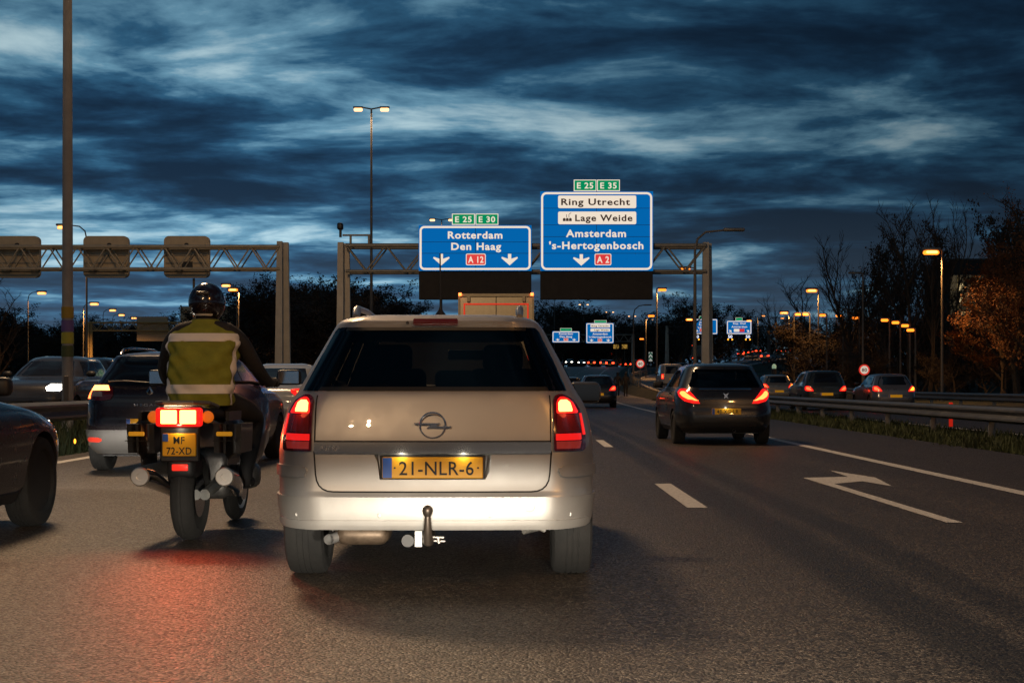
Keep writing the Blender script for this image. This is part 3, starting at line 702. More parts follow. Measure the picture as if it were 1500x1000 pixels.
    for x in (-.16, .16): light_at('plate_light', 'POINT', (x, .012, .722), t, .22, (1, .9, .72), .02)
    for sg in (-1, 1): light_at('brake_glow', 'POINT', b.pt('rear', sg*.72, .965)+Vector((sg*.02, -.06, 0)), t, .35, (1, .09, .03), .04)
    return t
estate_silver()
# ================================================================== other vehicles
def prof(kind, L, W, H):
    if kind == 'hatch': r = [(.15, .88, .14, -.15), (.23, .96, .03, -.06), (.31, .99, 0, 0), (.375, 1, 0, 0), (.45, 1, .03, -.03), (.55, .995, .05, -.12), (.63, .975, .09, -.5), (.68, .93, .13, -1.15), (.78, .855, .24, -1.4), (.905, .755, .40, -1.75), (.955, .70, .43, -1.9), (.98, .60, .60, -2.05), (1, .42, .95, -2.3)]
    elif kind == 'estate': r = [(.15, .88, .12, -.15), (.23, .96, .02, -.06), (.31, .99, 0, 0), (.375, 1, 0, 0), (.45, 1, .03, -.03), (.55, .995, .05, -.12), (.63, .97, .08, -.5), (.69, .93, .13, -1.2), (.80, .84, .24, -1.5), (.92, .74, .37, -1.85), (.955, .70, .38, -2.0), (.98, .60, .55, -2.2), (1, .42, .9, -2.5)]
    elif kind == 'sedan': r = [(.15, .88, .12, -.15), (.23, .96, .02, -.06), (.32, .99, 0, 0), (.40, 1, .0, 0), (.50, 1, .03, -.04), (.60, .99, .05, -.25), (.655, .97, .10, -.7), (.685, .93, .30, -1.3), (.70, .91, .50, -1.42), (.80, .82, .85, -1.7), (.92, .71, 1.22, -2.05), (.97, .60, 1.5, -2.3), (1, .42, 1.8, -2.6)]
    elif kind == 'coupe': r = [(.16, .9, .14, -.18), (.25, .97, .03, -.06), (.34, .99, 0, 0), (.44, 1, .0, 0), (.53, 1, .03, -.06), (.60, .99, .06, -.28), (.655, .97, .10, -.62), (.705, .93, .35, -1.15), (.735, .90, .55, -1.5), (.84, .80, .95, -1.85), (.94, .69, 1.35, -2.2), (.98, .58, 1.7, -2.4), (1, .40, 2.0, -2.7)]
    elif kind == 'suv': r = [(.16, .9, .10, -.15), (.25, .97, .02, -.05), (.33, 1, 0, 0), (.42, 1, 0, 0), (.52, 1, .02, -.05), (.60, .99, .04, -.3), (.66, .96, .08, -1.0), (.72, .93, .12, -1.25), (.83, .86, .2, -1.5), (.93, .79, .3, -1.8), (.965, .74, .33, -1.95), (.985, .64, .5, -2.1), (1, .48, .8, -2.3)]
    elif kind == 'van': r = [(.12, .92, .06, -.1), (.18, .98, .0, -.03), (.25, 1, 0, 0), (.40, 1, .0, -.05), (.50, 1, .02, -.6), (.56, .99, .03, -.9), (.75, .95, .06, -1.3), (.92, .90, .10, -1.6), (.965, .86, .14, -1.8), (.985, .78, .3, -2), (1, .6, .6, -2.3)]
    return [(a*H, b*W, c, L+d, .30*W/.86, .46) for a, b, c, d in r]
BELT = {'hatch': (.70, .92), 'estate': (.71, .93), 'sedan': (.72, .93), 'coupe': (.75, .945), 'suv': (.70, .93), 'van': (.60, .90)}
def car(kind, loc, yaw, pm, label, group=None, L=4.2, W=.88, H=1.47, lod=1, rear='lit', front=False, text=None, lamp=None, ax=(.75, .85), Rw=.31, name='car', cat='car', see=False, spokes=5, taper=.035, brake_m=None, ind=0, tail_pt=0):
    t = empty(name, loc, yaw, label, cat, group); b = Body(prof(kind, L, W, H), taper=taper, crown=.06)
    z0, z1 = [H*v for v in BELT[kind]]; hi = lod >= 2; gm = m_glass if see else m_dglass
    me = b.mesh(48 if hi else (26 if lod else 16), 1 if hi else .6)
    ya, yb = ax[0], L-ax[1]
    if lod >= 1:
        cw = MB()
        for yy in (ya, yb):
            for sx in (-1, 1): cw.lathe([(Rw+.04, (W-.24)*sx), (Rw+.04, (W+.2)*sx)], 'x', 36 if hi else 18, (0, yy, Rw))
        cs = [cw]
        if see:
            w0, w1 = float(b.fn[0](z0+.03))-.17, float(b.fn[0](z1-.02))-.13
            cs.append(MB().prism([(-w0, z0+.03), (w0, z0+.03), (w1, z1-.02), (-w1, z1-.02)], -.5, L-.6))
            cs.append(MB().xprism([(float(b.fn[1](z0))+.42, z0+.03), (float(b.fn[2](z0))-.45, z0+.03), (float(b.fn[2](z1))-.25, z1-.02), (float(b.fn[1](z1))+.35, z1-.02)], -1.2, 1.2))
        me = cut(me, cs, [pm, m_dark])
    link('body', me, pm if lod < 1 else None, t, None, 32)
    wz = lambda z, k: float(b.fn[0](z))*k
    q = (18, 10) if hi else (6, 4)
    b.patch('rear_window', 'rear', [(z0, -wz(z0, .78), wz(z0, .78)), (z0+.03, -wz(z0, .82), wz(z0, .82)), (z1, -wz(z1, .80), wz(z1, .80))], gm, t, .006, .01, *q)
    b.patch('windscreen', 'front', [(z0, -wz(z0, .82), wz(z0, .82)), (z1, -wz(z1, .78), wz(z1, .78))], m_clear if see else m_dglass, t, .006, .01, *q)
    if lod >= 1:
        a0, a1 = float(b.fn[1](z0))+.40, float(b.fn[1](z1))+.36; c0, c1 = float(b.fn[2](z0))-.42, float(b.fn[2](z1))-.22; m0 = (a0+c0)/2-.1
        for sd in ('right', 'left'):
            b.patch('side_window', sd, [(z0+.01, a0, m0-.03), (z1-.01, a1, m0-.03)], gm, t, .005, .008, 6, 5); b.patch('side_window', sd, [(z0+.01, m0+.03, c0), (z1-.01, m0+.03, c1)], gm, t, .005, .008, 6, 5)
            sg = 1 if sd == 'right' else -1
            o = MB().rbox((-.1, -.06, -.065), (.1, .06, .065), .04, 3 if hi else 1).build('door_mirror', m_black, t, (sg*(W+.06), c0-.02, z0+.05), 60)
            if hi:
                for yy in (m0, c0-.12): b.seam('door_gap', sd, [(yy, H*.22), (yy-.02, z0)], m_seam, t, .008)
                b.patch('door_handle', sd, [(z0-.13, m0-.30, m0-.10), (z0-.105, m0-.30, m0-.10)], pm, t, .03, .03, 4, 3)
                b.patch('sill', sd, [(H*.16, ya+Rw+.1, yb-Rw-.1), (H*.22, ya+Rw+.1, yb-Rw-.1)], m_black, t, .008, .015, 8, 3)
        for yy in (ya, yb):
            for sx in (-1, 1): wheel(t, (sx*(W-.115), yy, Rw), Rw, .2, spokes, sx, lo=not hi)
        MB().box((-W+.25, .3, .2), (W-.25, L-.4, .3)).build('underbody', m_black, t, smooth=None)
        b.patch('lower_bumper', 'rear', [(H*.16, -W*.9, W*.9), (H*.21, -W*.95, W*.95)], m_black, t, .006, .012, 16, 3)
    lamp = lamp or [(.78, .50*W/.86, .80), (.82, .50*W/.86, .92), (.93, .58*W/.86, .92), (.99, .66*W/.86, .86)]
    if kind == 'van' and lod: lamp = [(.75, W-.28, W-.05), (1.15, W-.28, W-.05)]
    if lod == 0: lamp = [(.70, .42, .95), (1.02, .42, .95)]
    for sg in (-1, 1):
        tl = b.patch('tail_light', 'rear', lamp if sg > 0 else mirror_rows(lamp), (m_redglow if rear == 'lit' else m_redlens) if lod else m_tail_far, t, .014, .02, 10 if hi else 5, 8 if hi else 4)
        if rear == 'lit' and lod:
            zs = [r[0] for r in lamp]; zm = (min(zs)+max(zs))/2; inn = [(z, a+(bb-a)*.2, a+(bb-a)*.72) for z, a, bb in lamp]; inn = [((z-zm)*.62+zm, a, bb) for z, a, bb in inn]
            mm = brake_m or (m_tail_mid if hi else m_tail_far)
            if ind == sg: mm = m_amber
            b.patch('bulb', 'rear', inn if sg > 0 else mirror_rows(inn), mm, tl, .019, .006, 8 if hi else 4, 6 if hi else 3)
        if tail_pt and rear == 'lit': light_at('tail_glow', 'POINT', b.pt('rear', sg*.68*W/.86, .9)+Vector((sg*.05, -.12, 0)), t, tail_pt, (1, .07, .03), .05)
        if lod >= 1 or front:
            zf = (.62 if not front else .78)*H/1.47; hl = [(zf-.06, .45, .72), (zf, .42, .85), (zf+.07, .5, .85)]
            b.patch('headlight', 'front', hl if sg > 0 else mirror_rows(hl), m_head if front else m_clearlens, t, .012, .02, 6, 4)
    if lod >= 1 or rear == 'lit':
        zp = .60*H/1.47 if kind not in ('van',) else .75
        if kind in ('sedan', 'coupe'): zp = .70
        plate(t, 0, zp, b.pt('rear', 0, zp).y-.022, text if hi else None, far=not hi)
    if hi and rear == 'lit': light_at('plate_light', 'POINT', (0, b.pt('rear', 0, zp).y-.08, zp+.09), t, .5, (1, .9, .72), .02)
    if see:
        sm = mat('seat_cloth')
        for x in (-.36, .36):
            yy = L*.5-.2; s_ = MB().rbox((x-.21, yy, z0-.05), (x+.21, yy+.12, z0+.14), .06, 3).build('seat', sm, t, None, 60); MB().rbox((x-.12, yy-.02, z0+.13), (x+.12, yy+.08, z0+.29), .05, 3).build('headrest', sm, s_, None, 60)
    return t, b

# dark estate in the left lane, lit low down by the car behind it
pm = paint('aubergine_paint', (.022, .016, .020), .2, .28)
rl = [(.885, .56, .74), (.90, .48, .90), (.95, .45, .98), (1.03, .47, 1.0), (1.07, .52, .96), (1.085, .62, .86)]
t, b = car('estate', (-4.42, 17.25, 0), R(-2), pm, 'dark estate car with silver roof rails in the left lane beyond the motorcycle', L=4.56, W=.895, H=1.50, lod=2, lamp=rl, Rw=.32, see=False, name='estate_car', brake_m=m_redglow)
for c_ in t.children:
    if c_.name.startswith('tail_light'):
        c_.data.materials[0] = mat('lamp_housing')
        for g_ in list(c_.children): bpy.data.objects.remove(g_)
b.patch('headlit_bumper_panel', 'rear', [(.245, -1.0, 1.0), (.28, -1.08, 1.08), (.50, -1.1, 1.1), (.53, -1.06, 1.06)], paint('bumper_headlit', (.17, .165, .16), .3, .45), t, .014, .02, 40, 6)  # headlight wash from behind put into a paler panel colour
for sg in (-1, 1):
    rw = [(.385, .60, .80), (.40, .57, .84), (.425, .57, .84), (.44, .62, .78)]
    b.patch('bumper_reflector', 'rear', rw if sg > 0 else mirror_rows(rw), mat('reflector_red', (.75, .05, .03), .3, emit=(1, .06, .03), es=.25, sample=False), t, .018, .01, 8, 4)
    led = [(1.005, .50, .93), (1.065, .53, .93)]
    b.patch('light_bar', 'rear', led if sg > 0 else mirror_rows(led), m_brake, t, .019, .008, 8, 3)
    led = [(.905, .80, .95), (.95, .84, .97), (1.0, .86, .98)]
    b.patch('light_bar', 'rear', led if sg > 0 else mirror_rows(led), m_tail_mid, t, .019, .008, 5, 5)
    cl_ = [(.93, .58, .78), (.99, .60, .78)]
    b.patch('reverse_lens', 'rear', cl_ if sg > 0 else mirror_rows(cl_), mat('grey_lens', (.3, .24, .25), .15, .2, .5), t, .018, .006, 5, 3)
    MB().tube([(sg*.56, .75, 1.46), (sg*.555, .85, 1.52), (sg*.56, 1.2, 1.55), (sg*.56, 2.2, 1.55), (sg*.55, 2.6, 1.47)], [.02, .02, .016, .016, .02], 8).build('roof_rail', m_chrome, t)
y_ = b.pt('rear', 0, .99).y-.012
MB().add([(0, y_, 1.06), (.045, y_, .99), (0, y_, .92), (-.045, y_, .99), (0, y_-.008, 1.03), (.02, y_-.008, .99), (0, y_-.008, .95), (-.02, y_-.008, .99)],
         [(0, 1, 5, 4), (1, 2, 6, 5), (2, 3, 7, 6), (3, 0, 4, 7)]).build('emblem', m_chrome, t, smooth=None)
lettering('badge_lettering', 'MEGANE', m_chrome, t, 0, .835, b.pt('rear', 0, .835).y-.012, .032, .36, .004, 1.25)
b.seam('tailgate_gap', 'rear', rounded_path([(-.72, 1.04), (-.68, .56), (.68, .56), (.72, 1.04)], .08), m_seam, t, .008)
MB().tube([(.05, .10, 1.10), (-.30, .075, 1.125), (-.52, .13, 1.12)], .009, 6).build('rear_wiper', m_black, t)

# dark coupe nosing into the frame on the left
pm = paint('night_blue_paint', (.010, .012, .018), .1, .25)
t, b = car('coupe', (-4.53, 7.25, 0), R(-.5), pm, 'dark blue coupe at the left edge with one alloy wheel in view', L=4.55, W=.91, H=1.36, lod=2, Rw=.345, ax=(.9, .86), front=True, rear='off', spokes=7, see=False, name='coupe')
MB().lathe([(.001, .006), (.018, .006), (.02, 0)], 'x', 12, (.905, 4.42, .62)).build('side_marker', m_amber, t)
for sg in (-1, 1):
    light_at('headlight_beam', 'SPOT', (sg*.66, 4.62, .62), t, 800, (1, .93, .82), .05, R(75), (R(90-6.5), 0, 0), (1, .16, 1), .4, .3)

# small dark hatchback in the right-hand lane
pm = paint('graphite_paint', (.018, .022, .027), .3, .3)
t, b = car('hatch', (3.80, 25.2, 0), R(.8), pm, 'dark grey hatchback with glowing tail lights in the right-hand lane', L=4.03, W=.875, H=1.47, lod=2, text='48-XG-LR', Rw=.305, see=True, name='hatchback', tail_pt=1.2,
           lamp=[(.74, .46, .58), (.78, .49, .74), (.86, .55, .88), (.94, .62, .95), (.985, .68, .90), (1.0, .74, .84)])
b.patch('tailgate_trim', 'rear', [(.985, -.46, .46), (.995, -.47, .47), (1.005, -.46, .46)], m_chrome, t, .012, .012, 20, 3)
b.patch('bumper_skirt', 'rear', [(.36, -1.0, 1.0), (.40, -1.04, 1.04), (.66, -1.04, 1.04), (.70, -1.0, 1.0)], pm, t, .014, .02, 36, 6)
b.seam('tailgate_gap', 'rear', rounded_path([(-.62, 1.02), (-.60, .72), (.60, .72), (.62, 1.02)], .06), m_seam, t, .008)
y_ = b.pt('rear', 0, .88).y-.012
MB().prism([(-.05, .93), (.0, .90), (.05, .93), (.02, .87), (.05, .83), (0, .85), (-.04, .82), (-.02, .87)], y_-.004, y_+.004).build('emblem', m_chrome, t, smooth=None)
MB().tube([(.15, .06, .26), (.15, .16, .27)], .03, 10, False).build('exhaust_pipe', m_alloy, t)

# silver hatchback ahead of the dark estate
t, b = car('sedan', (-4.62, 27.0, 0), R(-1), paint('pale_silver_paint', (.34, .34, .34), .5, .35), 'pale silver saloon in the left lane, half hidden by the silver estate', L=4.5, W=.90, H=1.50, lod=2, see=False, name='saloon',
           lamp=[(.80, .62, .92), (.86, .50, .98), (.92, .42, 1.0), (.97, .40, .98), (.99, .48, .9)], text='73-KD-2')
# black hatchback farther ahead in the right-hand lane
car('hatch', (3.80+.1, 64.5, 0), R(-1.5), paint('black_paint', (.02, .02, .022), .3, .25), 'black hatchback far ahead in the right lane next to two walking people', L=4.2, W=.88, H=1.50, lod=1, name='hatchback', see=False)
car('estate', (3.95, 96, fz(96)), R(-2), paint('brown_paint', (.035, .03, .028), .3, .25), 'dark car just ahead of the black hatchback, beside the estate mirror', L=4.4, W=.88, H=1.48, lod=1)
# three on the right-hand carriageway
def on_right(px, d, dx=0):
    return ((px-750)/F*d, d, rz_(d)+.012)
car('hatch', on_right(1312, 55), R(-1), paint('steel_silver_paint', (.14, .14, .15), .5, .3), 'silver hatchback with flashing amber indicator on the right-hand carriageway', 'cars on the right-hand carriageway', H=1.48, W=.87, lod=1, ind=1)
car('suv', on_right(1211, 57.5), R(-1), paint('dark_green_paint', (.03, .035, .032), .4, .3), 'dark van-like car left of the 80 sign on the right-hand carriageway', 'cars on the right-hand carriageway', H=1.62, W=.90, lod=1)
car('estate', on_right(1141, 74), R(-1), paint('champagne_paint', (.25, .22, .18), .5, .3), 'beige estate behind the dark hatchback on the right-hand carriageway with amber indicator', 'cars on the right-hand carriageway', H=1.47, W=.86, lod=1, ind=1)
car('van', (12.6, 112, rz_(112)+.012), R(-1), paint('pale_van_paint', (.45, .42, .36), .1, .4), 'pale delivery van beyond the guardrail left of the dark hatchback', None, L=4.6, W=.92, H=1.95, lod=1, name='van', cat='van')
# oncoming
def oncoming(px, d, kind, pm, label, H=1.5, z=None, front=True, lod=1, W=.88):
    t, b = car(kind, ((px-750)/F*d, d+4.4, fz(d)+.2 if z is None else z), R(180), pm, label, 'oncoming cars', H=H, W=W, lod=lod, front=front, rear='off'); return t
oncoming(30, 30, 'hatch', paint('grey_car_paint', (.03, .03, .034), .2, .3), 'grey oncoming car with headlights on, left of the median mast', 1.52)
oncoming(92, 39, 'hatch', paint('navy_car_paint', (.012, .015, .022), .2, .3), 'dark blue oncoming car behind the median mast', 1.66, front=False)
oncoming(128, 51, 'suv', paint('maroon_car_paint', (.08, .03, .035), .4, .3), 'maroon oncoming car right of the median mast', 1.85, front=False)

for px, d, lb in ((604, 150, 'leftmost'), (614, 165, 'middle'), (626, 142, 'rightmost')):
    oncoming(px, d, 'hatch', paint('far_paint_100', (.1, .1, .1), .3, .35), lb+' of three oncoming cars seen through the estate windows', lod=0)
# far traffic, a few pixels each
def far_rear(px, py, d, label, kind='hatch', col=(.05, .05, .055), group='far traffic ahead', H=1.48, W=.88, name='car', cat='car'):
    x = (px-750)/F*d; zl = CH+(HZ-py)/F*d; zg = zl-.88
    return car(kind, (x, d, zg), -math.atan2(x, d)*.6, paint('far_paint_%d' % int(col[0]*1000), col, .3, .35), label, group, H=H, W=W, lod=0, name=name, cat=cat)
def ramp_car(px, d, label, kind='hatch', col=(.05, .05, .055), H=1.48, name='car', cat='car', W=.88):
    x = (px-750)/F*d
    return car(kind, (x, d, rz_(d)+.02), -rdir(d), paint('far_paint_%d' % int(col[0]*1000), col, .3, .35), label, 'cars climbing the slip road', H=H, W=W, lod=0, name=name, cat=cat)
ramp_car(1085, 356, 'lowest car on the slip road, tail lights close together'); ramp_car(1120, 262, 'pale car on the slip road under the fork of tail lights', 'sedan', (.3, .3, .3))
ramp_car(1099, 420, 'left car of the bright cluster high on the slip road', col=(.08, .08, .08)); ramp_car(1104, 455, 'middle car of the bright cluster high on the slip road', 'suv'); ramp_car(1111, 470, 'right car of the bright cluster high on the slip road')
ramp_car(1140, 480, 'left of two cars at the top of the slip road beside the trees'); ramp_car(1147, 465, 'right of two cars at the top of the slip road beside the trees', 'estate')
for px, d, lb in ((1108, 520, 'topmost tail lights of the bright cluster on the slip road'), (1128, 500, 'tail lights between the cluster and the slip road top'), (1160, 520, 'first tail lights right of the slip road top between the trees'), (1178, 540, 'second tail lights right of the slip road top between the trees'), (1186, 560, 'last tail lights right of the slip road top between the trees'), (1093, 390, 'tail lights just left of the bright slip road cluster')):
    ramp_car(px, d, lb)
ramp_car(999, 182, 'car on the slip road left of the gantry leg, lights above the dark hatchback', col=(.08, .08, .08))
for px, d, lb in ((866, 300, 'far car right of the oncoming headlights, tail lights red'), (884, 285, 'far pale car with tail lights left of the far lorry'), (893, 270, 'far dark car with tail lights touching the pale one'), (920, 345, 'far car at the right wheel of the far lorry')):
    x = (px-750)/F*d; car('hatch' if d != 285 else 'estate', (x, d, fz(d)), -.2, paint('far_paint_%d' % (400 if d == 285 else 50), (.4, .4, .4) if d == 285 else (.05, .05, .055), .3, .35), lb, 'far traffic ahead', lod=0)
for px, d, lb in ((837.5, 300, 'leftmost pair of oncoming headlights under the far gantry'), (855.5, 320, 'middle pair of oncoming headlights under the far gantry'), (873, 370, 'rightmost oncoming headlights under the far gantry'), (947, 420, 'oncoming headlights left of the green chevron board')):
    x = (px-750)/F*d; car('hatch', (x, d+4, fz(d)+(.6 if d > 400 else .2)), math.pi-.15, paint('far_paint_100', (.1, .1, .1), .3, .35), lb, 'far oncoming traffic', lod=0, front=True, rear='off')
for i, px in enumerate((959, 963, 967, 971)):
    d = 440+14*i; x = (px-750)/F*d; car('hatch', (x, d, fz(d)+.9), math.pi-.15, paint('far_paint_100', (.1, .1, .1), .3, .35), ['first', 'second', 'third', 'last'][i]+' car of the distant white row right of the chevron board', 'far oncoming traffic', lod=0, front=True, rear='off')

# ------------------------------------------------------------------ lorries
def lorry(loc, yaw, label, W, H, L, zb, pm, outline, top=True, lod=1, chassis=True):
    t = empty('lorry', loc, yaw, label, 'lorry')
    MB().rbox((-W/2, 0, zb), (W/2, L, H), .03, 2).build('box_body', pm, t)
    fr = MB()
    for s in (-1, 1): fr.box((s*W/2-.045 if s > 0 else s*W/2-.015, -.03, zb), (s*W/2+.015 if s > 0 else s*W/2+.045, .02, H+.01))
    fr.box((-W/2-.012, -.034, H-.08), (W/2+.012, .016, H+.015)); fr.build('rear_frame', mat('lorry_frame', (.30, .26, .17), .5, var=.15), t, smooth=None)
    if outline:
        k = .16; r = MB(); x0, x1, a, c = -W/2+k, W/2-k, zb+.25, H-.30
        for bx in (((x0, -.012, c-.05), (x1, -.003, c)), ((x0, -.012, a), (x1, -.003, a+.05)), ((x0, -.0125, a+.05), (x0+.05, -.003, c-.05)), ((x1-.05, -.0125, a+.05), (x1, -.003, c-.05))): r.box(*bx)
        r.build('contour_marking', mat('red_contour', (.7, .05, .03), .4, emit=(1, .05, .02), es=.35, sample=False), t, smooth=None)
        MB().box((-.012, -.008, zb), (.012, -.001, H-.08)).build('door_gap', m_seam, t, smooth=None)
        for x in (-W/2+.32, W/2-.32): MB().box((x-.05, -.06, H-.24), (x+.05, -.012, H-.06)).build('hinge', mat('lorry_frame'), t, smooth=None)
    for s in (-1, 1):
        MB().rbox((s*(W/2-.05)-.05, -.09, H-.06), (s*(W/2-.05)+.05, -.035, H+.04), .02, 2).build('marker_light', m_tail_mid if lod else m_tail_far, t)
        MB().rbox((s*(W/2-.25)-.17, -.05, zb-.32), (s*(W/2-.25)+.17, .0, zb-.18), .02, 1).build('tail_light', m_tail_far, t)
    MB().box((-.45, .05, zb-.35), (.45, L-.3, zb-.002)).build('chassis', m_black, t, smooth=None)
    MB().rbox((-W/2+.05, L+.15, .5), (W/2-.05, L+2.2, H*.82), .15, 2).build('cab', pm, t)
    for y in (1.4, L-.2+1.2):
        for s in (-1, 1): wheel(t, (s*(W/2-.2), y, .48), .48, .3, 6, s, lo=True)
    MB().box((-W/2+.1, -.02, zb-.60), (W/2-.1, .06, zb-.48)).build('underrun_bar', m_post, t, smooth=None)
    return t
lorry((-.52, 46.5, 0), R(-1), 'beige box lorry with red contour stripes ahead of the silver estate', 2.45, 4.02, 7.2, 1.15, mat('lorry_beige', (.46, .40, .26), .5, var=.1), True)
lorry((25.0, 340, fz(340)), R(-14), 'far pale lorry below the far signs with red lights', 2.4, 3.3, 6, 1.0, mat('lorry_pale', (.40, .33, .2), .5, var=.1), False, lod=0)
lorry((33.0, 252, rz_(252)), R(-14), 'small lorry climbing the slip road left of the gantry leg', 2.3, 2.9, 5, .9, mat('lorry_grey', (.2, .18, .15), .5, var=.1), False, lod=0)
# ================================================================== motorcycle and rider
def motorcycle(loc, yaw):
    t = empty('motorcycle', loc, yaw, 'dark touring motorcycle with two panniers and bright tail light', 'motorcycle')
    pm = paint('bike_paint', (.035, .012, .014), .3, .25); pan = mat('pannier_black', (.014, .013, .013), .35, 0, .3)
    R_ = .315; wb = 1.5
    for nm, y, wd in (('rear_wheel', 0, .17), ('front_wheel', wb, .12)):
        w_ = MB().lathe([(.001, -.06), (.05, -.06), (.06, -.03), (.06, .03), (.05, .06), (.001, .06)], 'x', 20).build(nm, m_alloy, t, (0, y, R_))
        h = wd/2
        MB().lathe([(.215, -h*.6), (.25, -h*.95), (.285, -h*.8), (.306, -h*.45), (R_, -.012), (R_-.004, -.004), (R_-.004, .004), (R_, .012), (.306, h*.45), (.285, h*.8), (.25, h*.95), (.215, h*.6)], 'x', 40).build('tyre', m_rubber, w_)
        rm = MB().lathe([(.20, -.04), (.222, -.05), (.222, .05), (.20, .04), (.20, -.04)], 'x', 36)
        for k in range(5):
            a = 2*math.pi*k/5; rm.tube([(0, .04*math.cos(a), .04*math.sin(a)), (0, .21*math.cos(a), .21*math.sin(a))], .016, 6)
        rm.build('rim', m_alloy, w_)
        MB().lathe([(.10, .062), (.155, .062), (.155, .068), (.10, .068)], 'x', 28).build('brake_disc', m_chrome, w_)
    MB().tube([(.10, 0, R_), (.11, .30, .36), (.10, .55, .42)], .04, 8).build('swingarm', m_post, t)
    MB().rbox((-.17, .50, .24), (.17, 1.0, .62), .08, 3).rbox((-.33, .72, .30), (.33, .92, .50), .07, 3).build('engine', mat('engine_alloy', (.16, .155, .15), .4, .7, var=.3, vscale=12), t, None, 50)
    for s in (-1, 1):
        MB().tube([(s*.055, 1.5, R_), (s*.07, 1.33, .70), (s*.09, 1.24, .95)], [.025, .028, .028], 8).build('fork', m_alloy, t)
        MB().tube([(s*.16, .75, .28), (s*.24, .45, .30), (s*.275, .2, .38), (s*.285, -.02, .43), (s*.29, -.22, .455)], [.03, .035, .055, .066, .065], 18, True).build('exhaust', m_chrome, t, None, 40)
        ex = MB().lathe([(.022, .012), (.024, .0), (.058, .0), (.066, .008), (.066, .02)], 'y', 24, (s*.29, -.24, .456)).build('exhaust_end', mat('polished_cap', (.8, .76, .70), .28, .9), t)
        # pannier: rounded shell, with reflector and seam
        bm = bmesh.new(); bmesh.ops.create_cube(bm, size=1)
        for v in bm.verts:
            top = v.co.z > 0; out = v.co.x*s > 0
            x = s*((.40 if top else .385) if out else .205); y = (-.28 if v.co.y < 0 else .30) + (.03 if not top and v.co.y < 0 else 0); z = .90 if top else .53
            v.co = Vector((x, y, z))
        bmesh.ops.bevel(bm, geom=bm.edges[:], offset=.085, segments=5, affect='EDGES'); me = bpy.data.meshes.new('pannier'); bm.to_mesh(me); bm.free()
        p = link('pannier', me, pan if s < 0 else pan, t, None, 45)
        MB().rbox((s*.30-.055, -.288, .735), (s*.30+.055, -.272, .765), .006, 1).build('reflector', mat('reflector_amber', (.75, .40, .02), .35, emit=(1, .42, .02), es=.25, sample=False), p)
        MB().box((s*.30-.08, -.2795, .700), (s*.30+.08, -.270, .706)).build('lid_seam', m_seam, p, smooth=None)
        MB().tube([(s*.14, -.05, .84), (s*.22, -.05, .80)], .015, 6).build('pannier_bracket', m_post, t)
        # indicators beside the tail lamp
        MB().lathe([(.001, -.02), (.03, -.018), (.042, 0), (.03, .03)], 'y', 14, (s*.185, -.27, .865)).build('indicator', m_ambergl, t)
    # seat, tail section, tank
    MB().rbox((-.16, -.22, .84), (.16, .62, .93), .05, 3).build('seat', mat('seat_vinyl', (.02, .018, .018), .6), t, None, 50)
    ts = MB().rbox((-.16, -.30, .80), (.16, -.02, .945), .05, 4).build('tail_section', pm, t, None, 50)
    MB().tube([(-.17, .1, .93), (-.18, -.22, .96), (-.10, -.33, .965), (.10, -.33, .965), (.18, -.22, .96), (.17, .1, .93)], .014, 8).build('grab_rail', m_post, t)
    tl = MB().rbox((-.16, -.335, .80), (.16, -.285, .93), .05, 4).build('tail_light', m_redglow, t, None, 50)
    hot = mat('bike_tail_hot', (.6, .1, .05), .3, emit=(1, .36, .09), es=6.5)
    for s in (-1, 1): MB().rbox((s*.065-.055, -.345, .82), (s*.065+.055, -.330, .912), .04, 4).build('bulb', hot, tl, None, 50)
    MB().rbox((-.135, -.30, .56), (.135, -.27, .80), .01, 1).build('plate_carrier', m_black, t)
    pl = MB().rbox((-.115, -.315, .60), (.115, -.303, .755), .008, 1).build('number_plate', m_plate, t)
    MB().box((-.112, -.318, .70), (-.075, -.310, .752)).build('country_band', m_plblue, pl, smooth=None)
    lettering('lettering', 'MF', m_ink, pl, .0, .71, -.3165, .05, .075, .012); lettering('lettering', '72-XD', m_ink, pl, 0, .638, -.3165, .05, .17, .012)
    MB().rbox((-.055, -.30, .50), (.055, -.285, .545), .01, 2).build('rear_reflector', mat('reflector_red2', (.8, .03, .02), .3, emit=(1, .03, .015), es=.8, sample=False), t)
    MB().rbox((-.10, -.29, .44), (.10, -.02, .60), .05, 3).build('rear_mudguard', m_black, t, None, 50)
    MB().rbox((-.19, .60, .80), (.19, 1.12, 1.02), .09, 4).build('fuel_tank', pm, t, None, 50)
    # fairing: loft of cross-sections
    mb = MB(); secs = [(.75, .26, .40, .82), (1.0, .33, .40, .98), (1.2, .34, .50, 1.10), (1.38, .25, .62, 1.08), (1.50, .10, .75, .98)]
    vs, fs = [], []; n = 16
    for y, hw, za, zb in secs:
        for k in range(n): a = 2*math.pi*k/n; vs.append((hw*math.copysign(abs(math.cos(a))**.7, math.cos(a)), y, (za+zb)/2+(zb-za)/2*math.copysign(abs(math.sin(a))**.7, math.sin(a))))
    for i in range(len(secs)-1):
        for k in range(n): fs.append((i*n+k, i*n+(k+1) % n, (i+1)*n+(k+1) % n, (i+1)*n+k))
    fs += [tuple(range(n))[::-1], tuple((len(secs)-1)*n+k for k in range(n))]
    mb.add(vs, fs).build('fairing', paint('fairing_grey', (.12, .11, .12), .4, .3), t, None, 50)
    ws = MB(); vs, fs = [], []
    for j in range(6):
        v = j/5
        for i in range(11):
            u = i/5-1; hw = .30-.06*v; vs.append((u*hw, 1.36-.34*v-.14*u*u, 1.06+.40*v))
    fs = [(j*11+i, j*11+i+1, (j+1)*11+i+1, (j+1)*11+i) for j in range(5) for i in range(10)]
    ws.add(vs, fs).build('windscreen', glass('screen_glass', (.8, .42, .42), .5), t, None, 60, fix=False)
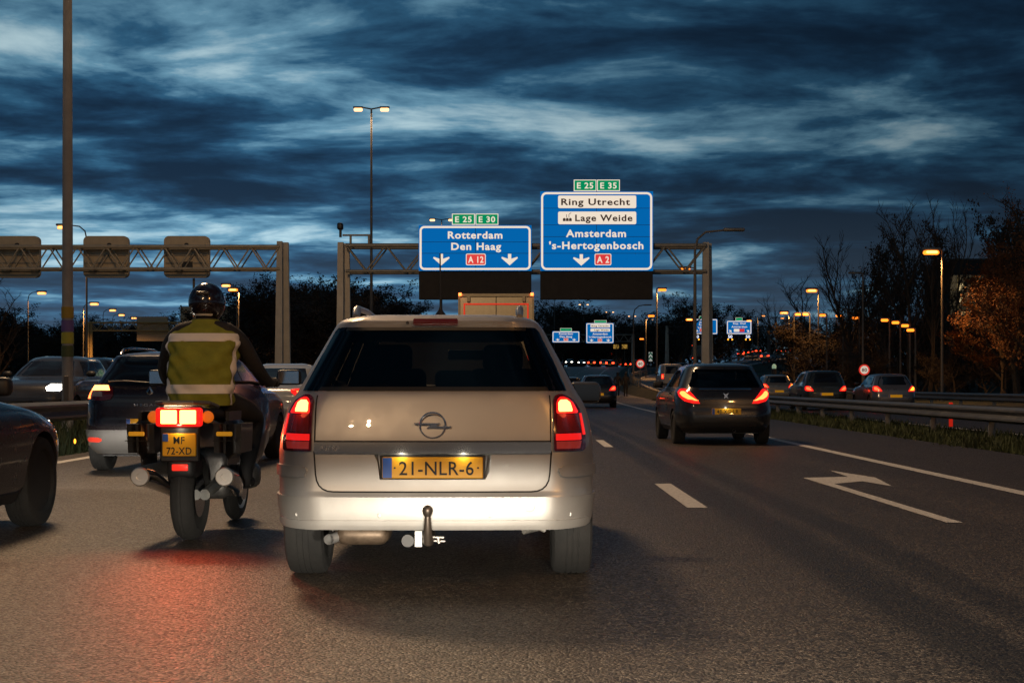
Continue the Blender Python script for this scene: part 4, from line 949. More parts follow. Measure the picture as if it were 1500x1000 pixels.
    MB().tube([(-.40, .98, 1.08), (-.2, 1.08, 1.10), (0, 1.12, 1.10), (.2, 1.08, 1.10), (.40, .98, 1.08)], .014, 8).build('handlebar', m_black, t)
    for s in (-1, 1):
        MB().tube([(s*.28, 1.12, 1.08), (s*.42, 1.12, 1.12)], .011, 6).build('mirror_arm', m_black, t)
        mo = MB().rbox((s*.50-.095, 1.07, 1.08), (s*.50+.095, 1.14, 1.20), .035, 3).build('mirror', m_black, t, None, 50); MB().rbox((s*.50-.08, 1.064, 1.092), (s*.50+.08, 1.069, 1.188), .002, 1).build('mirror_glass', m_chrome, mo)
        MB().tube([(s*.17, .62, .36), (s*.30, .62, .35)], .018, 6).build('footrest', m_alloy, t)
    light_at('tail_glow', 'SPOT', (0, -.36, .86), t, 60, (1, .09, .025), .06, R(105), (R(-60), 0, 0), None, .7)
    light_at('plate_light', 'POINT', (0, -.345, .785), t, .35, (1, .85, .6), .02)
    return t
BIKE = (-2.25, 9.95, 0); BYAW = R(-1.0)
motorcycle(BIKE, BYAW)

def skin_body(name, verts, edges, radii, m, parent, root=0, sub=2):
    me = bpy.data.meshes.new(name); me.from_pydata(verts, edges, []); o = bpy.data.objects.new(name, me); COL.objects.link(o)
    md = o.modifiers.new('skin', 'SKIN'); md.use_smooth_shade = True
    sv = me.skin_vertices[0].data
    for i, r in enumerate(radii): sv[i].radius = (r, r) if not isinstance(r, tuple) else r; sv[i].use_root = (i == root)
    sb = o.modifiers.new('sub', 'SUBSURF'); sb.levels = sub; sb.render_levels = sub
    dg = bpy.context.evaluated_depsgraph_get(); dg.update(); out = bpy.data.meshes.new_from_object(o.evaluated_get(dg)); bpy.data.objects.remove(o)
    out.materials.clear(); out.name = name
    r_ = link(name, out, m, parent); out.polygons.foreach_set('use_smooth', [True]*len(out.polygons)); return r_

def rider():
    t = empty('person', BIKE, BYAW, 'motorcyclist in black helmet and olive high-visibility vest riding the motorcycle', 'person')
    jk = mat('rider_black', (.018, .017, .018), .75, var=.3, vscale=6, bump=.3, bscale=25)
    V = [(0, .34, .95), (0, .35, 1.12), (0, .38, 1.28), (0, .43, 1.42), (0, .46, 1.54), (0, .48, 1.63)]
    E = [(0, 1), (1, 2), (2, 3), (3, 4), (4, 5)]; RR = [(.165, .13), (.15, .12), (.175, .12), (.17, .11), .062, .07]
    for s in (-1, 1):
        i = len(V); V += [(s*.17, .44, 1.46), (s*.245, .47, 1.41), (s*.345, .62, 1.20), (s*.37, .80, 1.12), (s*.385, .93, 1.10)]
        E += [(3, i), (i, i+1), (i+1, i+2), (i+2, i+3), (i+3, i+4)]; RR += [.085, .075, .058, .05, .04]
        # hand: palm, four fingers round the grip, thumb below
        j = len(V); V.append((s*.392, .985, 1.105)); E.append((i+4, j)); RR.append(.036)
        for k in range(4):
            a = len(V); fx_ = s*(.362+.02*k)
            V += [(fx_, 1.01, 1.115), (fx_, 1.028, 1.09), (fx_, 1.012, 1.062)]; E += [(j, a), (a, a+1), (a+1, a+2)]; RR += [.0125, .011, .009]
        a = len(V); V += [(s*.355, .97, 1.085), (s*.348, .99, 1.062)]; E += [(j, a), (a, a+1)]; RR += [.013, .011]
        i = len(V); V += [(s*.12, .38, .95), (s*.25, .62, .90), (s*.30, .82, .83), (s*.28, .70, .60), (s*.265, .58, .42), (s*.27, .62, .355), (s*.275, .76, .36)]
        E += [(0, i), (i, i+1), (i+1, i+2), (i+2, i+3), (i+3, i+4), (i+4, i+5), (i+5, i+6)]; RR += [.115, .095, .075, .068, .052, .05, .04]
    skin_body('body', V, E, RR, jk, t)
    # vest: shell round the torso
    secs = [(.935, .335, .225, .175), (1.0, .335, .228, .172), (1.10, .345, .228, .165), (1.20, .36, .232, .16), (1.30, .385, .242, .155), (1.38, .41, .250, .15), (1.43, .425, .250, .14), (1.47, .44, .228, .125), (1.50, .45, .185, .11), (1.53, .46, .13, .095), (1.56, .465, .088, .085)]
    za = np.array([q[0] for q in secs]); fv = [pchip(za, np.array([q[i] for q in secs])) for i in (1, 2, 3)]
    def sv(th, z, off=0):
        y, a, b = [float(f(z)) for f in fv]; wr = .009*math.sin(th*5+z*23+2*math.sin(z*9))+.007*math.sin(th*9-z*41)+.005*math.sin(th*3+z*60)
        c, s = math.cos(th), math.sin(th)
        return ((a+off+wr*(z < 1.4))*math.copysign(abs(c)**.8, c), y-(b+off+wr*(z < 1.4))*math.copysign(abs(s)**.85, s), z)
    def shell(t0, t1, z0, z1, off, nt, nz, name, m, par):
        vs = [sv(t0+(t1-t0)*i/nt, z0+(z1-z0)*j/nz, off) for j in range(nz+1) for i in range(nt+1)]; w_ = nt+1
        fs = [(j*w_+i, j*w_+i+1, (j+1)*w_+i+1, (j+1)*w_+i) for j in range(nz) for i in range(nt)]
        return MB().add(vs, fs).build(name, m, par, smooth=60)
    vm = mat('vest_olive', (.225, .245, .026), .8, var=.18, vscale=9, bump=.9, bscale=14); bandm = mat('vest_band', (.85, .83, .78), .5, var=.06)
    v = shell(0, 2*math.pi, .935, 1.56, .004, 56, 36, 'vest', vm, t)
    shell(.02*math.pi, .98*math.pi, 1.395, 1.455, .009, 40, 5, 'reflective_band', bandm, v)
    shell(0, 2*math.pi, 1.02, 1.085, .009, 56, 5, 'reflective_band', bandm, v)
    for a, b_ in ((.08, .42), (math.pi-.42, math.pi-.08)):
        shell(a, b_, .94, 1.02, .0088, 6, 4, 'reflective_band', bandm, v); shell(a, b_, 1.085, 1.395, .0088, 6, 16, 'reflective_band', bandm, v)
    # helmet
    hm = mat('helmet_black', (.016, .010, .011), .18, 0, .8); c = Vector((0, .50, 1.685)); pr = []
    for k in range(15):
        a = -1.05+(math.pi/2+1.05)*k/14; pr.append((.138*math.cos(a)*(1.0 if a > 0 else 1.0+.02*a), .150*math.sin(a)))
    hb = MB().lathe(pr, 'z', 36); hb.v = [(x*.97, y*1.12, z) for x, y, z in hb.v]
    h = hb.build('helmet', hm, t, c, 60)
    ring = lambda z, a0, a1, off, hz, nm, m: MB().add([((.138*math.cos(math.asin(zz/.150))+off)*.97*math.cos(a0+(a1-a0)*i/20), (.138*math.cos(math.asin(zz/.150))+off)*1.12*math.sin(a0+(a1-a0)*i/20), zz) for zz in (z, z+hz) for i in range(21)],
        [(i, i+1, 22+i, 21+i) for i in range(20)]).build(nm, m, h, None, 60)
    ring(-.10, -2.2, -.94, .004, .014, 'helmet_stripe', bandm)
    ring(-.055, .35, 2.8, .005, .09, 'visor', m_dglass)
    MB().rbox((-.05, -.158, .05), (.05, -.12, .075), .012, 2).build('helmet_vent', mat('vent_grey', (.05, .045, .045), .3), h, None, 60)
    MB().tube([(0, .47, 1.53), (0, .48, 1.60)], [.075, .08], 16).build('collar', jk, t)
    return t
rider()

# two people on foot at the roadside
def walker(x, y, label, step, col):
    t = empty('person', (x, y, fz(y)), R(-10), label, 'person', 'two people walking beside the road'); m = mat('walker_%s' % col[1], col[0], .85, var=.2)
    V = [(0, 0, .95), (0, 0, 1.15), (0, .02, 1.38), (0, .03, 1.50), (0, .04, 1.60), (0, .04, 1.72)]; E = [(0, 1), (1, 2), (2, 3), (3, 4), (4, 5)]; RR = [.15, .14, .16, .06, .09, .08]
    for s in (-1, 1):
        i = len(V); V += [(s*.19, .02, 1.42), (s*.25, s*step*.3, 1.15), (s*.25, .12+s*step*.5, .92), (s*.25, .15+s*step*.5, .82)]; E += [(2, i), (i, i+1), (i+1, i+2), (i+2, i+3)]; RR += [.075, .055, .045, .045]
        i = len(V); V += [(s*.09, 0, .90), (s*.10, -s*step*.5+.05, .50), (s*.10, -s*step, .08), (s*.10, -s*step+.16, .04)]; E += [(0, i), (i, i+1), (i+1, i+2), (i+2, i+3)]; RR += [.1, .07, .05, .045]
    skin_body('body', V, E, RR, m, t, sub=1)
    MB().lathe([(.001, .13), (.07, .10), (.10, .03), (.105, -.02), (.09, -.06)], 'z', 14, (0, .02, 1.70)).build('hair', m_ink, t)
walker((904.5-750)/F*108, 108, 'left of two people in dark jackets walking along the roadside', .16, ((.02, .02, .025), 'a'))
walker((916.5-750)/F*106, 106, 'right of two people walking the roadside, hood up and bag on back', .1, ((.025, .022, .02), 'b'))
# ================================================================== gantries
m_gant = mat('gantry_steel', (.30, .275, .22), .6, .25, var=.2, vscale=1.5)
def truss(t, x0, x1, y, zb, zt, depth, nb, r=.10, m=m_gant):
    """box truss along x: chords and zig-zag diagonals on the front and back faces"""
    for yy in (y, y+depth):
        MB().tube([(x0, yy, zt), (x1, yy, zt)], r*1.25, 8).build('top_chord', m, t)
        MB().tube([(x0, yy, zb), (x1, yy, zb)], r, 8).build('bottom_chord', m, t)
        st = (x1-x0)/nb
        for i in range(nb):
            a, b = (zt, zb) if i % 2 == 0 else (zb, zt)
            MB().tube([(x0+st*i, yy, a), (x0+st*(i+1), yy, b)], r*.55, 6).build('diagonal', m, t)
    for i in range(0, nb+1, 2):
        x = x0+(x1-x0)/nb*i; MB().tube([(x, y, zt), (x, y+depth, zt)], r*.5, 6).build('cross_member', m, t); MB().tube([(min(x+(x1-x0)/nb, x1), y, zb), (min(x+(x1-x0)/nb, x1), y+depth, zb)], r*.5, 6).build('cross_member', m, t)
def leg(t, x, y, zg, zt, w0, w1, depth, m):
    """twin-blade portal leg tapering upwards"""
    for s in (-1, 1):
        yy = y+depth/2+s*.33
        MB().add([(x-w0+(.0 if s < 0 else w0*.9), yy-.16, zg), (x+(.12*w0 if s < 0 else w0), yy-.16, zg), (x+(.12*w0 if s < 0 else w0), yy+.16, zg), (x-w0+(.0 if s < 0 else w0*.9), yy+.16, zg),
                  (x-w1+(.0 if s < 0 else w1*.8), yy-.16, zt), (x+(.1*w1 if s < 0 else w1), yy-.16, zt), (x+(.1*w1 if s < 0 else w1), yy+.16, zt), (x-w1+(.0 if s < 0 else w1*.8), yy+.16, zt)],
                 [(0, 1, 5, 4), (1, 2, 6, 5), (2, 3, 7, 6), (3, 0, 4, 7), (4, 5, 6, 7), (3, 2, 1, 0)]).build('leg', m, t, smooth=None)
G = 72.0; K = G/F
def gx_(px): return (px-750)*K
def gz_(py): return CH+(HZ-py)*K
t = empty('gantry', (gx_(770), G, 0), 0, 'grey lattice gantry across the motorway carrying the two blue signs', 'gantry', 'gantries'); ox = gx_(770)
truss(t, gx_(505)-ox, gx_(1036)-ox, .45, gz_(396), gz_(358), 1.2, 18, .085)
for px, s in ((500, -1), (1040, 1)): leg(t, gx_(px)-ox, .45, fz(G)-.1, gz_(353), .36, .26, 1.2, mat('gantry_leg', (.52, .47, .38), .6, .2, var=.15, vscale=1.2))  # leg colour lightened to carry the sodium light
MB().tube([(gx_(500)-ox, .5, gz_(343)), (gx_(541)-ox, .5, gz_(343))], .05, 6).tube([(gx_(512)-ox, .5, gz_(344)), (gx_(512)-ox, .5, gz_(356))], .06, 6).tube([(gx_(539)-ox, .5, gz_(344)), (gx_(539)-ox, .5, gz_(356))], .06, 6).build('camera_bracket', m_gant, t)
c_ = MB().tube([(gx_(497)-ox, .5, gz_(346)), (gx_(497)-ox, .5, gz_(333))], .07, 8).rbox((gx_(497)-ox-.16, .3, gz_(335)), (gx_(497)-ox+.13, .75, gz_(325)), .08, 3).build('traffic_camera', m_black, t)

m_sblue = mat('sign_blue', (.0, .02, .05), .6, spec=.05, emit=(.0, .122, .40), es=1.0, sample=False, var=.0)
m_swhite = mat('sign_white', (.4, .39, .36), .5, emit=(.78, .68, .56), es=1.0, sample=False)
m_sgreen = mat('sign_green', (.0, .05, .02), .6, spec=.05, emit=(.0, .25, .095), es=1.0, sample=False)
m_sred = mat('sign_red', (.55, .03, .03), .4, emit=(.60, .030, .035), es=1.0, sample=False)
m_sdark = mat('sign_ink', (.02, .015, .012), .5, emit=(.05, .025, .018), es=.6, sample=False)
m_sback = mat('sign_backing', (.01, .01, .012), .7)
m_vms = mat('dark_display', (.020, .016, .013), .75, var=.35, vscale=2.5)
def rrect(x0, z0, x1, z1, r, n=6):
    out = []
    for cx_, cz, a0 in ((x1-r, z1-r, 0), (x0+r, z1-r, 90), (x0+r, z0+r, 180), (x1-r, z0+r, 270)):
        for k in range(n+1): a = R(a0+90*k/n); out.append((cx_+r*math.cos(a), cz+r*math.sin(a)))
    return out
def ring_mesh(name, a, b, y0, y1, m, par):
    n = len(a); vs = [(p[0], y0, p[1]) for p in a]+[(p[0], y0, p[1]) for p in b]
    fs = [(i, (i+1) % n, n+(i+1) % n, n+i) for i in range(n)]
    return MB().add(vs, fs).build(name, m, par, smooth=None)
ARROW = [(-.052, .50), (.052, .50), (.052, .16), (.26, .26), (.27, .19), (0, -.16), (-.27, .19), (-.26, .26), (-.052, .16)]
ARROW = [(-.1, .36), (.1, .36), (.1, .06), (.47, .18), (.5, .10), (0, -.34), (-.5, .10), (-.47, .18), (-.1, .06)]
def sign(d, rect, seams, vsplit, border, label, items, ymm=0, green=None, lo=False, name='direction_sign', emis=None):
    """rect in photo pixels; items in photo pixels; d metres ahead"""
    k = d/F; X = lambda px: (px-750)*k; Z = lambda py: CH+(HZ-py)*k
    x0, y0, x1, y1 = rect; t = empty(name, (X((x0+x1)/2), d, Z(y1)), 0, label, 'road sign', 'direction signs'); ox, oz = t.location.x, t.location.z
    LX = lambda px: X(px)-ox; LZ = lambda py: Z(py)-oz; s = k*1.0
    MB().box((LX(x0)+.02, .03, LZ(y1)+.02), (LX(x1)-.02, .14, LZ(y0)-.02)).build('backing', m_sback, t, smooth=None)
    ys = [y0]+seams+[y1]; xs = [x0]+([vsplit] if vsplit else [])+[x1]; g = .004 if lo else .012
    for a, b in zip(ys[:-1], ys[1:]):
        for c, e in zip(xs[:-1], xs[1:]):
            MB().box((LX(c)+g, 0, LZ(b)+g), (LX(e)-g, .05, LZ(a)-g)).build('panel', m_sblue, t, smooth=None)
    r = border*s; w_ = 3.0*s if not lo else 1.2*s; off = 1.6*s if not lo else .5*s
    ring_mesh('border', rrect(LX(x0)+off, LZ(y1)+off, LX(x1)-off, LZ(y0)-off, r), rrect(LX(x0)+off+w_, LZ(y1)+off+w_, LX(x1)-off-w_, LZ(y0)-off-w_, r-w_), -.006, 0, m_swhite, t)
    for it in items:
        if it[0] == 'T':
            _, txt, px, py, h, wpx, m, lay = it; lettering('lettering', txt, m, t, LX(px), LZ(py), -.006-.004*lay, h*s, wpx*s, .026, 1.12)
        elif it[0] == 'A':
            _, px, py, sz, rot = it; cr_, sr = math.cos(rot), math.sin(rot)
            MB().prism([(LX(px)+sz*s*(a*cr_-b*sr), LZ(py)+sz*s*(a*sr+b*cr_)) for a, b in ARROW], -.010, -.004).build('arrow', m_swhite, t, smooth=None)
        elif it[0] == 'B':
            _, a, b, c, e, m, edge = it
            p = MB().prism(rrect(LX(a), LZ(e), LX(c), LZ(b), (2.2 if not lo else .6)*s, 3), -.010, -.004).build('insert', m, t, smooth=None)
            if edge: q = 1.1*s if not lo else .3*s; MB().prism(rrect(LX(a)+q, LZ(e)+q, LX(c)-q, LZ(b)-q, (1.5 if not lo else .4)*s, 3), -.013, -.0095).build('insert_field', edge, p, smooth=None)
    if green:
        for (a, b, c, e), txt in green:
            p = MB().box((LX(a), .0, LZ(e)), (LX(c), .05, LZ(b))).build('route_plate', m_swhite, t, smooth=None); q = 1.1*s if not lo else .35*s
            MB().box((LX(a)+q, -.004, LZ(e)+q), (LX(c)-q, .002, LZ(b)-q)).build('route_field', m_sgreen, p, smooth=None)
            if txt: lettering('lettering', txt, m_swhite, p, LX((a+c)/2), LZ((b+e)/2), -.008, (e-b)*.53*s, (c-a)*.72*s, .02, 1.12)
    return t, LX, LZ, s
W_, D_ = m_swhite, m_sdark
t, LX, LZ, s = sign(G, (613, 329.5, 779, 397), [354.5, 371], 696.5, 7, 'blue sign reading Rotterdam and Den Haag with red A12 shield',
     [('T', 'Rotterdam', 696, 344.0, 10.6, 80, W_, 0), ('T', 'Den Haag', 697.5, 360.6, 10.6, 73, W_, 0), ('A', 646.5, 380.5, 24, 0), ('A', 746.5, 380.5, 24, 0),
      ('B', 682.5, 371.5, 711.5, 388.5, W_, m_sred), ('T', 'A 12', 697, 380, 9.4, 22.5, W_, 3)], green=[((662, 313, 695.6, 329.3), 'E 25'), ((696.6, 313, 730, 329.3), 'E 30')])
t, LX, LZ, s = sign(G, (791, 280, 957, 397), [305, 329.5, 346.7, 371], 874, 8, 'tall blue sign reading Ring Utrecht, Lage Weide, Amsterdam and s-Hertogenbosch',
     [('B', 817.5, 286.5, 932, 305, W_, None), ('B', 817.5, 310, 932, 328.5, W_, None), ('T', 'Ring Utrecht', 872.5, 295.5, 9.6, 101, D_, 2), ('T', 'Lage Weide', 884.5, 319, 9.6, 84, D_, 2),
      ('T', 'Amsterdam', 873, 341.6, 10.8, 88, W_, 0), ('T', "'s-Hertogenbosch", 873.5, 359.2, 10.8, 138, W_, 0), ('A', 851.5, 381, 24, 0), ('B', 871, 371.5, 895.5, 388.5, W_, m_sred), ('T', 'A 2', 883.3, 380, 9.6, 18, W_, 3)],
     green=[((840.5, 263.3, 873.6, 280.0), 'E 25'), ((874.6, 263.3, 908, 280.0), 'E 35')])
# little factory pictogram
fp = MB()
for i in range(3):
    a = 824.5+i*4.5; fp.prism([(LX(a), LZ(324)), (LX(a+4), LZ(324)), (LX(a+4), LZ(320.5)), (LX(a+2), LZ(319)), (LX(a), LZ(320.5))], -.016, -.012)
for a in (829.5, 833): fp.prism([(LX(a), LZ(319)), (LX(a+.8), LZ(319)), (LX(a+.8), LZ(314)), (LX(a), LZ(314))], -.016, -.012)
fp.prism([(LX(833.5), LZ(313.2)), (LX(836.5), LZ(311.6)), (LX(837), LZ(312.3)), (LX(834), LZ(313.8))], -.016, -.012)
fp.build('factory_symbol', m_sdark, t, smooth=None)
for rect, lb in (((613, 397.6, 779, 438.5), 'switched-off dark display panel under the Rotterdam sign'), ((791, 397.6, 957, 438.5), 'switched-off dark display panel under the Amsterdam sign')):
    x0, y0, x1, y1 = rect; t = empty('display_board', (gx_((x0+x1)/2), G+.02, gz_(y1)), 0, lb, 'display board', 'dark display boards'); ox, oz = t.location.x, t.location.z
    MB().rbox((gx_(x0)-ox+.02, .0, 0), (gx_(x1)-ox-.02, .35, gz_(y0)-oz-.02), .02, 1).build('housing', m_vms, t)
    for i in range(12):
        for j in range(3):
            a = x0+2+i*(x1-x0-4)/12; b = x0+2+(i+1)*(x1-x0-4)/12; c = y0+2+j*(y1-y0-4)/3; e = y0+2+(j+1)*(y1-y0-4)/3
            MB().box((gx_(a)-ox+.012, -.012, gz_(e)-oz+.012), (gx_(b)-ox-.012, .004, gz_(c)-oz-.012)).build('louvre_panel', m_vms, t, smooth=None)

# gantry over the oncoming lanes, seen from behind
G2 = 78.0; K2 = G2/F; hx = lambda px: (px-750)*K2; hz2 = lambda py: CH+(HZ-py)*K2
t = empty('gantry', (hx(200), G2, fz(G2)), 0, 'lattice gantry over the oncoming lanes seen from behind, with three sign backs', 'gantry', 'gantries'); ox = t.location.x; oz = t.location.z
truss(t, hx(-140)-ox, hx(409)-ox, 0, hz2(393.5)-oz, hz2(361)-oz, 1.1, 26, .08, mat('gantry_lamplight_tone', (.52, .43, .30), .6, .2, var=.2, vscale=1.5))  # truss colour has warm lamplight painted in
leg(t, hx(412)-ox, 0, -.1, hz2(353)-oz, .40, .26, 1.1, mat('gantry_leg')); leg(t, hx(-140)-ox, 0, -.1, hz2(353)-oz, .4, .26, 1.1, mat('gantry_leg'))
m_sback_lit = mat('sign_back', (.60, .47, .30), .55, .2, var=.15, vscale=1.5)  # brown-beige imitates sodium light on the sign backs
for i, (a, b, lb) in enumerate(((-20, 46, 'cut-off back of a rounded lane sign at the left picture edge'), (111.5, 178.5, 'rounded grey lane sign back just right of the tall mast'), (231.5, 299, 'rounded grey lane sign back with a dark hatch, rightmost on the left gantry'))):
    r_ = empty('lane_sign', (hx((a+b)/2), G2+1.3, hz2(404)), 0, lb, 'road sign', 'lane sign backs'); qx, qz = r_.location.x, r_.location.z
    hw = hx(b)-qx; H = hz2(342)-qz
    MB().prism(rrect(-hw, 0, hw, H, .28, 6), .0, .35).build('housing', m_sback_lit, r_, smooth=None)
    for zz in (H*.33, H*.52): MB().box((-hw+.12, -.06, zz), (hw-.12, -.003, zz+.09)).build('stiffener', m_gant, r_, smooth=None)
    MB().lathe([(.001, -.16), (.10, -.15), (.13, -.003)], 'y', 12, (0 if i != 1 else .2, 0, H*.78)).build('lamp_cover', m_black, r_)
    if i == 2: MB().box((-.25, -.10, H*.2), (.35, -.003, H*.38)).build('hatch', m_black, r_, smooth=None)

# far gantry, same signs again
D3 = 290.0; K3 = D3/F; ux = lambda px: (px-750)*K3; uz = lambda py: CH+(HZ-py)*K3
t = empty('gantry', (ux(860), D3+.6, fz(D3)), 0, 'far lattice gantry behind the two small blue signs', 'gantry', 'gantries'); ox, oz = t.location.x, t.location.z
truss(t, ux(782)-ox, ux(928)-ox, 0, uz(500)-oz, uz(490)-oz, 1.2, 22, .09); leg(t, ux(928)-ox, 0, 0, uz(489)-oz, .4, .3, 1.2, mat('gantry_leg')); leg(t, ux(782)-ox, 0, 0, uz(489)-oz, .4, .3, 1.2, mat('gantry_leg'))
sign(D3, (809, 485, 849, 501.5), [], None, 1.8, 'small far blue sign repeating Rotterdam and Den Haag', [('T', 'Rotterdam', 829, 488.6, 2.6, 20, W_, 0), ('T', 'Den Haag', 829, 492.8, 2.6, 18, W_, 0), ('A', 817, 497.5, 5.5, 0), ('A', 841, 497.5, 5.5, 0), ('B', 825.5, 495, 832.5, 499.5, W_, m_sred), ('T', 'A 12', 829, 497.3, 2.4, 5.2, W_, 3)], green=[((820.5, 480.5, 837.5, 485), None)], lo=True)
sign(D3, (858.5, 473, 899, 502.5), [], None, 1.8, 'small far blue sign repeating Ring Utrecht and Amsterdam', [('B', 865, 475, 893.5, 479.5, W_, None), ('B', 865, 481, 893.5, 485.5, W_, None), ('T', 'Ring Utrecht', 879, 477.3, 2.5, 25, D_, 2), ('T', 'Lage Weide', 881, 483.2, 2.5, 21, D_, 2), ('T', 'Amsterdam', 879, 488.8, 2.6, 22, W_, 0), ('T', "'s-Hertogenbosch", 879, 493.3, 2.6, 33, W_, 0), ('A', 866.5, 498.3, 5.5, 0), ('A', 891, 498.3, 5.5, 0), ('B', 875.5, 496, 882, 500.6, W_, m_sred), ('T', 'A 2', 878.8, 498.3, 2.4, 4.4, W_, 3)], green=[((870.5, 469, 888.5, 473), None)], lo=True)
# gantry over the slip road
D4 = 285.0; K4 = D4/F; vx = lambda px: (px-750)*K4; vz = lambda py: CH+(HZ-py)*K4
t = empty('gantry', (vx(1065), D4+.6, rz_(D4)), 0, 'far dark gantry over the slip road carrying two small blue signs', 'gantry', 'gantries'); ox, oz = t.location.x, t.location.z
truss(t, vx(978)-ox, vx(1128)-ox, 0, vz(488)-oz, vz(478)-oz, 1.2, 22, .07, mat('gantry_dark', (.10, .09, .08), .7)); leg(t, vx(978)-ox, 0, -3, vz(477)-oz, .5, .3, 1.2, mat('gantry_leg')); leg(t, vx(1128)-ox, 0, -3, vz(477)-oz, .5, .3, 1.2, mat('gantry_dark'))
sign(D4, (1018.5, 467, 1051, 489.5), [], None, 1.6, 'far blue Den Haag and Rotterdam sign half behind the gantry leg', [('T', 'Den Haag', 1032, 471.6, 2.6, 15, W_, 0), ('T', 'Rotterdam', 1033, 475.4, 2.6, 18, W_, 0), ('T', "'s-Hertogenb.", 1033, 479.4, 2.6, 22, W_, 0), ('A', 1020.8, 484.5, 5, math.pi), ('B', 1025, 481, 1033, 486, W_, m_sred), ('T', 'A2', 1029, 483.5, 2.4, 5, W_, 3)], green=[((1024, 462.8, 1040, 467), None)], lo=True)
sign(D4, (1064.5, 469.5, 1101, 489.5), [], None, 1.6, 'far blue Amsterdam sign with slanting arrows right of the gantry leg', [('T', 'Knp. Oud', 1083, 473.6, 2.6, 18, W_, 0), ('T', 'Amsterdam', 1083, 478.4, 2.6, 23, W_, 0), ('A', 1070, 484.8, 5.5, math.pi-.8), ('A', 1096, 484.8, 5.5, math.pi-.8), ('B', 1075, 481.5, 1083, 486, W_, None), ('B', 1083.3, 481.5, 1090.5, 486, m_sred, None)], green=[((1077.5, 465, 1087.5, 469.5), None)], lo=True)
m_led = mat('led_white', (.8, .8, .9), .4, emit=(.75, .80, 1), es=1.4, sample=False)
for i, px in enumerate((1020.5, 1069.5, 1095.5)):
    r_ = empty('matrix_sign', (vx(px), D4-.1, vz(499)), 0, 'lit 50 speed matrix, ' + ['left of the gantry leg', 'left one under the Amsterdam sign', 'right one under the Amsterdam sign'][i], 'matrix sign', 'lit matrix signs')
    MB().box((-.75, 0, 0), (.75, .3, 1.35)).build('housing', m_sback, r_, smooth=None)
    lettering('lettering', '50', m_led, r_, 0, .85, -.01, .60, .85, .02)
    for s_ in (-1, 1): MB().lathe([(.001, -.05), (.13, -.04), (.14, 0)], 'y', 10, (s_*.42, 0, .25)).build('amber_lamp', m_amber, r_)
# far gantry on the oncoming side with sign backs
D5 = 185.0; K5 = D5/F; wx = lambda px: (px-750)*K5; wz = lambda py: CH+(HZ-py)*K5
m_gy = mat('gantry_sodium', (.55, .42, .2), .6, .2, var=.15)  # sodium light put into the steel's base colour
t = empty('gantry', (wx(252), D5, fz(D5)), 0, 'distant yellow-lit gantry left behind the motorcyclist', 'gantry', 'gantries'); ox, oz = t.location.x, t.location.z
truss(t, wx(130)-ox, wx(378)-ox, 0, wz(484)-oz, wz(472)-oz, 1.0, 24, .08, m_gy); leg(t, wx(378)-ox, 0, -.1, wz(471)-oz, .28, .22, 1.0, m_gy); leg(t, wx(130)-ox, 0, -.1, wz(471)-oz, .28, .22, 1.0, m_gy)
for a, b, c, e, lb in ((197, 243, 463, 499, 'distant sign back left of the motorcyclist'), (261, 297, 448, 474, 'distant sign back behind the helmet, left side'), (300, 343, 448, 474, 'distant sign back right of the helmet')):
    r_ = empty('sign_back', (wx((a+b)/2), D5+1.2, wz(e)), 0, lb, 'road sign', 'distant sign backs'); MB().box((wx(a)-wx((a+b)/2), 0, 0), (wx(b)-wx((a+b)/2), .2, wz(c)-wz(e))).build('panel', mat('sign_back_warm', (.6, .48, .32), .6, var=.15), r_, smooth=None)  # panel colour warmed to look sodium-lit
    for zz in (.3, .7): MB().box((wx(a)-wx((a+b)/2), -.1, (wz(c)-wz(e))*zz), (wx(b)-wx((a+b)/2), -.002, (wz(c)-wz(e))*zz+.12)).build('stiffener', m_gy, r_, smooth=None)
# yellow boards left of the far lorry
for a, b in ((898.5, 906.5), (911, 919)):
    d = 330; r_ = empty('yellow_board', ((a+b)/2*d/F-750*d/F, d, fz(d)), 0, ('left' if a < 900 else 'right')+' of two small yellow boards above the far lorry', 'road sign', 'yellow boards'); z1 = CH+(HZ-504.5)/F*d-fz(d); z0 = CH+(HZ-510.5)/F*d-fz(d); hw = (b-a)/2*d/F
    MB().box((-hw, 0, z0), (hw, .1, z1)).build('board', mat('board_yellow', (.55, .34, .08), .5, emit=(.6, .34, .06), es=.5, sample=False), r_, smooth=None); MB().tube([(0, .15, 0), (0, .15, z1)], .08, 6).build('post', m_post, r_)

# ------------------------------------------------------------------ round speed signs, chevron board, bollard
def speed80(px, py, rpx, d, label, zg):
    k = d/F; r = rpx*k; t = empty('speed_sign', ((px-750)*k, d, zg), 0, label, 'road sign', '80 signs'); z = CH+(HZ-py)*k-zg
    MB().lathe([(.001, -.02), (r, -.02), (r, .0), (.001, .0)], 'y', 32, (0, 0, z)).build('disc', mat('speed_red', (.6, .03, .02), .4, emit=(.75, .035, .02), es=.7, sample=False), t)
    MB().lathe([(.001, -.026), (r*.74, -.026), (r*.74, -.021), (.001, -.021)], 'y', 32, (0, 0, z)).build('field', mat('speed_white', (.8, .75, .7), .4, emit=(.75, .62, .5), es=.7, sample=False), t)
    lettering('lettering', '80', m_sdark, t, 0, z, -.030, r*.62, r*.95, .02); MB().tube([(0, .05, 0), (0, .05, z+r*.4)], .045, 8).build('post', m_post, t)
speed80(938, 532.5, 6.3, 115, 'red-ringed 80 sign beside the two walking people', fz(115)-.05)
speed80(1266, 541.5, 8.0, 74, 'red-ringed 80 sign above the far right guardrail', rz_(74)-.05)
d = 300; k = d/F; t = empty('chevron_board', ((953-750)*k, d, fz(d)), 0, 'green and white chevron board where the road splits', 'road sign'); z0 = CH+(HZ-529)*k-fz(d); z1 = CH+(HZ-515.5)*k-fz(d)
